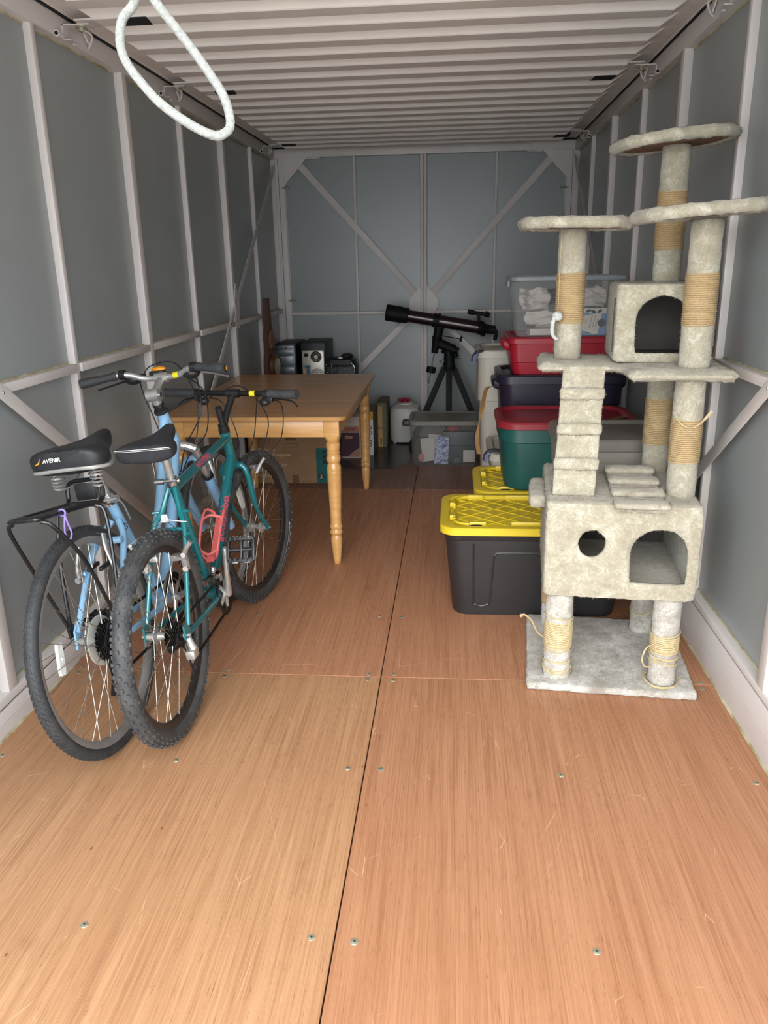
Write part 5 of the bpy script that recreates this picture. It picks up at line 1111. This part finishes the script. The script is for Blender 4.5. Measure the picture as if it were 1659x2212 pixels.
# computer carton
bx=empty('cardboard_box',(-1.09,5.30,0),label='large cardboard computer carton with teal stripe under the table',cat='box')
yf=-.24
MB().box((-.27,yf,0),(.275,.24,.43),bev=.004).build('carton','cardboard',bx)
FP=lambda x,z,o=.0012: plane_M((x+1.09-.0,yf-o,z),(1,0,0),(0,0,1))
def fr(x0,x1,z0,z1,m,n,o=.0008): 
    q=MB().box((x0+1.09,yf-o,z0),(x1+1.09,yf+.001,z1)).build(n,m,bx); return q
teal=fr(-.908,-.818,.002,.243,'teal_print','teal_panel')
q=MB(); 
for i in range(3): MB().box((-.865+1.09+.0,yf-.0016,.205-.034*i),(-.838+1.09,yf,.229-.034*i)).build('icon_square','pcdark',bx)
pass
q=MB(); q.prism([(-.024,0),(0,-.026),(.024,0),(0,.026)],0,.001,FP(-.878,.050,.0016)); q.build('number_diamond','pcdark',bx)
text('3',.040,'card',bx,FP(-.888,.036,.003),extrude=.0002,bold=.0006)
text('HP Vectra',.032,'faded',bx,FP(-1.316,.222),extrude=.0002,bold=.0005); text('Personal Computer',.030,'faded',bx,FP(-1.316,.188),extrude=.0002,bold=.0004)
text('Channel',.026,'faded',bx,FP(-1.195,.120),extrude=.0002); text('HP Vectra',.028,'faded',bx,FP(-1.305,.078),extrude=.0002); text('Computer',.026,'faded',bx,FP(-1.305,.048),extrude=.0002)
MB().tube(bez([(x+1.09,yf-.001,z) for x,z in ((-1.295,.312),(-1.285,.318),(-1.28,.302),(-1.27,.315),(-1.262,.302),(-1.25,.314),(-1.243,.302),(-1.232,.312),(-1.225,.300),(-1.222,.285),(-1.215,.305))],5),.0012,5).build('handwriting','ink',bx)
q=MB(); q.tube([(x+1.09,yf-.0005,z) for x,z in rrect(.085,.024,.011,5,-1.073,.262)],.0016,5,closed=True); q.build('hand_hole','brownprint',bx)
fr(-1.11,-1.04,.296,.33,'brownprint','printed_block'); fr(-1.075,-1.03,.0,.055,'brownprint','printed_block'); q=MB().box((-1.02+1.09,yf-.0008,.012),(-.965+1.09,yf,.0145)).build('printed_line','brownprint',bx)
# plain carton that carries the computers
pc0=empty('cardboard_box',(-1.04,6.06,0),label='plain brown carton behind the table carrying the computers',cat='box'); MB().box((-.335,-.35,0),(.195,.47,.40),bev=.005).build('carton','cardboard',pc0); MB().box((-.335,-.02,.4),(.195,.02,.4006)).build('tape_strip','tape',pc0)
# tower with drive bays
t1=empty('computer_tower',(-1.300,6.30,.401),label='grey computer tower with drive bays, left of the silver-backed one',cat='computer')
MB().box((-.080,-.20,0),(.085,.22,.425),bev=.006).build('case','pcdark',t1)
f1=MB().box((-.078,-.222,.10),(.078,-.20,.418),bev=.006).build('front_panel','pcgrey',t1)
for z0,z1 in ((.385,.412),(.345,.380),(.255,.333),(.205,.250)): MB().box((-.072,-.228,z0),(.072,-.221,z1),bev=.003).build('drive_bay','pcgrey',f1)
MB().box((-.060,-.2305,.338),(.072,-.224,.343)).build('disc_slot','dark',f1); MB().box((-.02,-.2305,.190),(.072,-.224,.199)).build('disc_slot','dark',f1); MB().box((-.015,-.2300,.135),(.078,-.222,.150)).build('disc_slot','dark',f1)
for x in (-.02,.015): MB().cyl((x,-.229,.398),(x,-.2245,.398),.006,n=10).build('button','pcdark',f1)
lw=MB(); lw.loft([[(x,y,z) for x,y in rrect(ww,.05,.02,4,.012,-.205)] for ww,z in ((.10,.0),(.115,.08),(.13,.125))]); lw.build('lower_panel','pcgrey',t1)
# tower seen from behind
t2=empty('computer_tower',(-1.085,6.28,.401),label='black computer tower showing its silver back plate and fan grille',cat='computer')
MB().box((-.095,-.16,0),(.095,.24,.430),bev=.006).build('case','pcdark',t2)
bp=MB().box((-.085,-.172,.005),(.085,-.158,.372),bev=.002).build('back_plate','metalplate',t2)
q=MB(); q.box((-.068,-.1745,.325),(-.036,-.170,.350),bev=.002); q.build('power_socket','dark',bp)
gr=MB(); gr.lathe([(.0,0),(.042,0)],(.025,-.1735,.325),(0,-1,0),28); gr.build('fan_opening','dark',bp)
rg_=MB()
for rr in (.014,.024,.033,.042): rg_.tube([(.025+rr*math.cos(t),-.176,.325+rr*math.sin(t)) for t in [2*PI*i/28 for i in range(28)]],.0022,5,closed=True)
for k in range(8): rg_.cyl((.025,-.176,.325),(.025+.042*math.cos(k*PI/4),-.176,.325+.042*math.sin(k*PI/4)),.0018,n=5)
rg_.cyl((.025,-.174,.325),(.025,-.179,.325),.015,n=16); rg_.build('fan_grille','metalplate',bp)
hx=MB()
for i in range(-5,6):
    for j in range(-6,7):
        x=i*.0098+(.0049 if j%2 else 0); z=j*.0085
        if .015<math.hypot(x,z)<.052: hx.prism([(.0036*math.cos(k*PI/3),.0036*math.sin(k*PI/3)) for k in range(6)],0,.0008,plane_M((.032+x,-.1722,.185+z),(1,0,0),(0,0,1)))
ho=hx.build('vent_holes','dark',bp); ho['kind']='stuff'
io=MB().box((-.078,-.175,.10),(-.022,-.171,.262)).build('port_plate','pcgrey',bp)
MB().box((-.076,-.178,.125),(-.056,-.173,.235),bev=.001).build('port','kraft',io); MB().box((-.050,-.178,.125),(-.030,-.173,.232),bev=.001).build('port','book_blue',io); MB().box((-.056,-.1775,.240),(-.028,-.173,.256)).build('port','teal_print',io)
for x in (-.08,.08):
    for z in (.365,): MB().cyl((x,-.172,z),(x,-.180,z),.004,n=8).build('thumb_screw','steel',bp)
# black machine with chrome levers
mc=empty('black_machine',(-.868,6.13,.401),label='black machine with chrome levers and dial beside the towers',cat='machine')
m=MB(); m.box((-.115,-.11,0),(.125,.11,.265),bev=.02); m.loft([[(x,y,z) for x,y in rrect(w_,d_,.04,5,cx_,.02)] for w_,d_,cx_,z in ((.24,.18,.0,.26),(.22,.16,.0,.30),(.16,.12,-.01,.315))]); m.build('body','pcdark',mc)
m=MB(); m.ell((.045,.02,.325),(.050,.05,.022)); m.build('cap','pcdark',mc)
MB().tube(bez([(.092,-.115,.285),(.112,-.118,.262),(.116,-.118,.235),(.106,-.116,.20)],5),.0045,8).build('lever','chrome',mc); MB().tube([(-.058,-.118,.275),(-.056,-.119,.215)],[.003,.006],8).build('lever','chrome',mc)
m=MB(); m.cyl((.0,-.112,.262),(.085,-.112,.262),.0025,n=6); m.tube([(-.015,-.112,.245),(-.012,-.116,.275)],.003,6); 
for x,z in ((-.10,.275),(-.085,.235),(-.03,.25),(.04,.245),(.072,.245),(-.095,.215)): m.ell((x,-.113,z),(.005,.004,.004),8,5)
m.build('fittings','steel',mc); MB().lathe([(.022,0),(.024,.004),(.020,.010),(.0,.011)],(-.035,-.11,.235),(0,-1,0),20).build('dial','black',mc)
m=MB(); m.box((-.012,-.06,.311),(.018,-.045,.324)); m.build('tag','card',mc)
# carved wooden wall clock leaning in the corner
ck=empty('wall_clock',(-1.345,5.80,.401),(0,R(-2),R(82)),'dark carved wooden wall clock with round glass, leaning in the corner','clock')
out=[(-.10,0),(.10,0),(.115,.10),(.085,.20),(.095,.26),(.090,.33),(.060,.40),(.050,.44),(.062,.49),(.050,.545),(.030,.58),(.035,.66),(.022,.72),(.022,.78),(-.022,.78),(-.022,.72),(-.035,.66),(-.030,.58),(-.050,.545),(-.062,.49),(-.050,.44),(-.060,.40),(-.090,.33),(-.095,.26),(-.085,.20),(-.115,.10)]
MB().prism(out,-.018,.018,plane_M((0,0,0),(1,0,0),(0,0,1))).build('back_board','walnut',ck)
MB().prism([(-.07,.02),(.07,.02),(.085,.10),(.06,.19),(-.06,.19),(-.085,.10)],0,.014,plane_M((0,-.018,0),(1,0,0),(0,0,1))).build('lower_panel','walnut_l',ck)
MB().lathe([(.085,0),(.090,.012),(.080,.030),(.074,.036)],(0,-.018,.295),(0,-1,0),30).build('case','walnut',ck)
MB().lathe([(.074,.022),(.060,.040),(.0,.048)],(0,-.018,.295),(0,-1,0),30).build('glass','dial',ck); MB().lathe([(.074,.020),(.078,.036),(.074,.040),(.070,.036)],(0,-.018,.295),(0,-1,0),30,closed=True).build('bezel','brass',ck)
MB().prism([(-.035,.43),(.035,.43),(.045,.49),(.02,.55),(-.02,.55),(-.045,.49)],0,.012,plane_M((0,-.018,0),(1,0,0),(0,0,1))).build('crest','walnut_l',ck)
# boxes standing on the mat
b1=empty('product_box',(-.765,5.90,.004),label='product box with purple picture front, left behind the far table leg',cat='box'); MB().box((-.07,-.135,0),(.075,.15,.315),bev=.002).build('carton','pale_pr',b1)
MB().box((-.068,-.1362,.012),(.066,-.134,.195)).build('picture','purple_pr',b1); MB().box((-.068,-.1366,.198),(.064,-.134,.243)).build('title_band','peach_pr',b1)
q=MB(); q.prism([(-.03,.012),(.066,.012),(.066,.085),(.03,.06)],0,.0012,plane_M((0,-.1362,0),(1,0,0),(0,0,1))); q.prism([(-.045,.150),(.012,.150),(.015,.172),(-.045,.176)],0,.0012,plane_M((0,-.1362,0),(1,0,0),(0,0,1))); q.build('printed_shape','peach_pr',b1)
text('BUTTERY',.021,'redcloth',b1,plane_M((-.052,-.138,.214),(1,0,0),(0,0,1)),extrude=.0002,bold=.0004); text('PR-3',.014,'ink',b1,plane_M((-.02,-.1375,.272),(1,0,0),(0,0,1)),extrude=.0002)
b2=empty('product_box',(-.632,6.00,.004),label='narrow white box with yellow top band behind the far table leg',cat='box'); MB().box((-.046,-.14,0),(.028,.17,.335),bev=.002).build('carton','box_wh',b2); MB().box((-.046,-.1412,.275),(.028,-.138,.333)).build('top_band','box_yel',b2); MB().box((-.0465,-.1405,.335),(.0285,.17,.336)).build('top_face','olive',b2); MB().box((.0275,-.139,0),(.0287,.17,.335)).build('side_face','olive',b2)
q=MB()
for z in (.215,.175,.105,.085):
    q.tube([(.004+.011*math.cos(t),-.1412,z+.013*math.sin(t)) for t in [2*PI*i/10 for i in range(10)]],.0026,5,closed=True)
q.build('printed_shape','pcdark',b2)
b3=empty('product_box',(-.572,6.30,.004),label='tall olive box with pale timber edge, next to the white appliance',cat='box'); MB().box((-.03,-.14,0),(.045,.20,.350),bev=.002).build('carton','olive',b3); MB().box((-.022,-.1415,0),(.012,-.138,.325)).build('pale_edge','timber',b3); MB().box((-.024,-.143,.148),(.0125,-.1405,.156)).build('strap','pcdark',b3); MB().box((-.006,-.1432,.02),(.004,-.1412,.07)).build('printed_mark','pcdark',b3)
fo=empty('document_folder',(-.858,5.625,.004),(0,R(1),R(5)),'thin white folder leaning left of the purple picture box','folder'); MB().box((-.004,-.06,0),(.0,.06,.295)).build('cover','paper',fo); MB().box((.001,-.055,0),(.005,.055,.285)).build('sheet','card',fo)
# bread maker with bow
bm_=empty('bread_maker',(-.392,6.385,.004),label='white rounded bread maker on the floor left of the clear bin',cat='appliance')
q=MB(); q.loft([[(x,y,z) for x,y in rrect(w_,d_,r_,7)] for w_,d_,r_,z in ((.215,.24,.07,.012),(.235,.26,.08,.03),(.24,.265,.08,.17),(.238,.262,.08,.255),(.22,.24,.08,.285),(.15,.17,.06,.302))]); q.build('body','cream_pl',bm_)
q=MB(); q.ell((0,-.06,.275),(.075,.06,.014)); q.build('control_panel','lid_grey',bm_); MB().box((-.018,-.098,.282),(.012,-.085,.289)).build('display','pcdark',bm_); q=MB(); q.loft([[(x,y,z) for x,y in rrect(w_,d_,.04,5,0,.03)] for w_,d_,z in ((.13,.12,.298),(.125,.115,.312),(.10,.09,.318))]); q.build('lid','cream_pl',bm_)
for x in (-.08,.08):
    for y in (-.09,.09): MB().cyl((x,y,0),(x,y,.014),.012,n=10).build('foot','cream_pl',bm_)
bw=empty('gift_bow',(-.40,6.41,.323),label='small red gift bow on top of the bread maker',cat='bow')
for k in range(9):
    a=k*2*PI/9; q=MB(); c,s_=math.cos(a),math.sin(a); rr=.030 if k%2 else .040
    q.tube(bez([(0,0,.006),(c*rr,s_*rr,.026),(c*rr*1.45,s_*rr*1.45,.016),(c*rr,s_*rr,.005),(0,0,.006)],4),.0075,6,flat=.35); q.build('ribbon_loop','bow',bw)
# chair mat under the boxes
mt=MB(); pl=[(-.83,5.47),(-.41,5.455),(-.385,5.48),(-.375,5.56),(-.33,5.60),(-.315,5.66),(-.315,6.45),(-.83,6.45)]; mt.prism(pl,.0005,.0035); tag(mt.build('floor_mat','matfilm'),'smoky clear plastic chair mat under the boxes and bread maker','mat')
# telescope
ts=empty('telescope',(-.035,6.22,0),label='black and maroon refractor telescope on a tripod by the back wall',cat='telescope')
K['tsblack']=mat('telescope_black',(14,15,19),.6,c2=(20,21,25),vscale=12,spec=.25)
HX=(0,0,.625)
for (ax_,ay) in ((-.30,-.08),(.0,-.13),(.29,-.06)):
    lg=MB(); d=V((ax_,ay,0)); top=V((ax_*.12,ay*.12,.62)); lg.bar(top,V((ax_,ay,.012)),.046,.026,(0,1,0),.004); lo=lg.build('leg','tsblack',ts)
    f=MB(); f.ell((ax_,ay,.012),(.016,.016,.012)); f.build('foot','black',lo); f=MB(); f.box((top.x-.014,top.y-.016,.598),(top.x+.014,top.y+.014,.645),bev=.004); f.build('hinge','tsblack',lo)
sb=MB(); 
for a,b in (((-.30,-.08),(.0,-.13)),((.0,-.13),(.29,-.06))):
    k=.56; sb.bar((a[0]*k,a[1]*k,.285),(b[0]*k,b[1]*k,.285),.014,.006,(0,0,1))
sb.build('spreader','tsblack',ts)
hb=MB(); hb.lathe([(.044,0),(.048,.01),(.046,.05),(.040,.07),(.042,.10),(.032,.12)],(0,0,.605),(0,0,1),20); hb.tube([(.0,0,.70),(-.01,0,.77)],[.040,.034],14); hb.cyl((-.085,-.01,.81),(.04,-.01,.755),.037,n=16); hb.cyl((.04,-.01,.757),(.07,-.01,.745),.026,n=14); hb.ell((.052,0,.715),(.022,.02,.02)); hb.ell((-.045,-.02,.745),(.018,.015,.014)); hb.build('mount','tsblack',ts)
kn=MB(); kn.cyl((.03,-.02,.69),(.085,-.02,.692),.003,n=6); kn.cyl((-.075,-.02,.675),(-.03,-.02,.685),.003,n=6); kn.tube([(-.075,-.02,.675),(-.06,-.02,.655)],.003,6); kn.build('adjuster','tsblack',ts)
dc=MB(); T0,T1=V((-.078,-.02,.925)),V((-.115,-.02,.735)); dc.tube([T0,T0.lerp(T1,.35),T0.lerp(T1,.36),T0.lerp(T1,.5),T1],[.036,.034,.041,.035,.024],16); dc.build('declination_axis','tsblack',ts)
ro2=MB(); ro2.cyl(T1,T1+(T1-T0).normalized()*.24,.0055,n=10); ro2.build('counterweight_rod','chrome',ts); cw=MB(); cwp=T1+(T1-T0).normalized()*.13; cw.lathe([(.012,-.022),(.034,-.022),(.036,-.018),(.036,.018),(.034,.022),(.012,.022)],cwp,(T1-T0),24); cw.build('counterweight','tsblack',ts)
sl=MB(); sl.cyl((-.06,-.03,.868),(.085,-.04,.84),.0035,n=8); sl.cyl((.080,-.04,.842),(.098,-.04,.838),.020,n=14); sl.build('slow_motion_knob','tsblack',ts)
axd=V((.985,-.02,-.17)).normalized(); O=V((-.075,-.02,.975))
tb=MB(); tb.tube([O-axd*.25,O+axd*.33],.047,n=24); to=tb.build('tube','scope',ts)
dw=MB(); e0=O-axd*.24; dw.lathe([(.047,0),(.056,-.006),(.058,-.03),(.058,-.05),(.061,-.055),(.062,-.17),(.059,-.175),(.052,-.172),(.050,-.05)],e0,axd,26); dw.build('dew_shield','tsblack',ts)
cr=MB(); cr.tube([O-axd*.05,O+axd*.0],.0515,n=24); cr.box((-.12,-.045,.920),(-.03,.005,.942),bev=.006); cr.box((O.x-.012,O.y-.01,O.z+.040),(O.x+.012,O.y+.01,O.z+.056),bev=.003); cr.build('cradle_ring','tsblack',ts)
fe=MB(); fe.lathe([(.047,0),(.053,.004),(.051,.03),(.036,.05),(.031,.10),(.033,.10),(.033,.13)],O+axd*.30,axd,22); E=O+axd*.42; fe.prism([(-.03,-.028),(.035,-.028),(.030,.0),(-.005,.034),(-.03,.034)],-.022,.022,plane_M(E+V((0,0,0)),axd,(0,0,1))@Matrix.Translation((0,0,0))); fe.cyl(E+V((.016,0,-.026)),E+V((.008,0,-.075)),.0155,n=14); fe.ell(O+axd*.335+V((0,-.0,-.045)),(.02,.03,.018)); fe.build('focuser','tsblack',ts)
fs=MB(); F0=O+axd*.30+V((0,0,.105)); fs.tube([F0-axd*.085,F0-axd*.04,F0-axd*.035,F0+axd*.05,F0+axd*.055,F0+axd*.085],[.0185,.0185,.014,.014,.0185,.0185],14); fs.bar(O+axd*.30+V((0,0,.03)),F0,.026,.03,(0,1,0),.003); fs.ell(F0+axd*.06+V((0,-.0,.022)),(.006,.006,.008)); fs.build('finder_scope','tsblack',ts)
# ------------------------------------------------------------------ short pile on the cat tree: small blades rooted on every furred surface
import numpy as np
def pile(root):
    bpy.context.view_layer.update(); rng=np.random.default_rng(5); inv=np.array(root.matrix_world.inverted())
    groups={'fur':[], 'fur_d':[], 'fur_base':[]}
    for o in [c for c in root.children_recursive if c.type=='MESH']:
        mn=[k for k in groups if o.data.materials and o.data.materials[0]==K[k]]
        if not mn: continue
        me=o.data; me.calc_loop_triangles(); n=len(me.loop_triangles)
        tri=np.empty(n*3,np.int32); me.loop_triangles.foreach_get('vertices',tri); co=np.empty(len(me.vertices)*3); me.vertices.foreach_get('co',co)
        M=inv@np.array(o.matrix_world); P=co.reshape(-1,3)@M[:3,:3].T+M[:3,3]
        nr=np.empty(len(me.vertices)*3); me.vertices.foreach_get('normal',nr); N_=nr.reshape(-1,3)@M[:3,:3].T
        groups[mn[0]].append((P[tri.reshape(-1,3)],N_[tri.reshape(-1,3)]))
    for k,lst in groups.items():
        T=np.concatenate([a for a,_ in lst]); TN=np.concatenate([b for _,b in lst]); ar=.5*np.linalg.norm(np.cross(T[:,1]-T[:,0],T[:,2]-T[:,0]),axis=1); tot=ar.sum()
        n=int(tot*26000); idx=rng.choice(len(T),n,p=ar/tot); u=rng.random((n,2)); f=u.sum(1)>1; u[f]=1-u[f]
        w=np.stack([1-u.sum(1),u[:,0],u[:,1]],1); p=(T[idx]*w[:,:,None]).sum(1); nm=(TN[idx]*w[:,:,None]).sum(1); nm/=np.linalg.norm(nm,axis=1)[:,None]+1e-9
        rd=rng.normal(size=(n,3)); d=nm*.75+rd*.45+np.array([0,0,-.35]); d/=np.linalg.norm(d,axis=1)[:,None]; L=rng.uniform(.004,.0085,n)[:,None]
        s=np.cross(d,rng.normal(size=(n,3))); s/=np.linalg.norm(s,axis=1)[:,None]+1e-9; hw=.0008; t=np.cross(d,s)
        b=[p-nm*.0015+hw*(s*math.cos(a)+t*math.sin(a)) for a in (0,2*PI/3,4*PI/3)]; tip=p+d*L
        V_=np.stack([b[0],b[1],tip,b[1],b[2],tip,b[2],b[0],tip],1).reshape(-1,3); n*=3; nm=np.repeat(nm,3,axis=0)
        me=bpy.data.meshes.new('fur_pile'); me.vertices.add(n*3); me.vertices.foreach_set('co',V_.ravel().astype(np.float32)); me.loops.add(n*3); me.loops.foreach_set('vertex_index',np.arange(n*3,dtype=np.int32)); me.polygons.add(n); me.polygons.foreach_set('loop_start',np.arange(0,n*3,3,dtype=np.int32)); me.update(); me.validate()
        me.shade_smooth(); me.normals_split_custom_set_from_vertices([tuple(x) for x in np.repeat(nm,3,axis=0)])
        o=link('fur_pile',me,'fur_tip',root); o['kind']='stuff'
pile(cat_root)
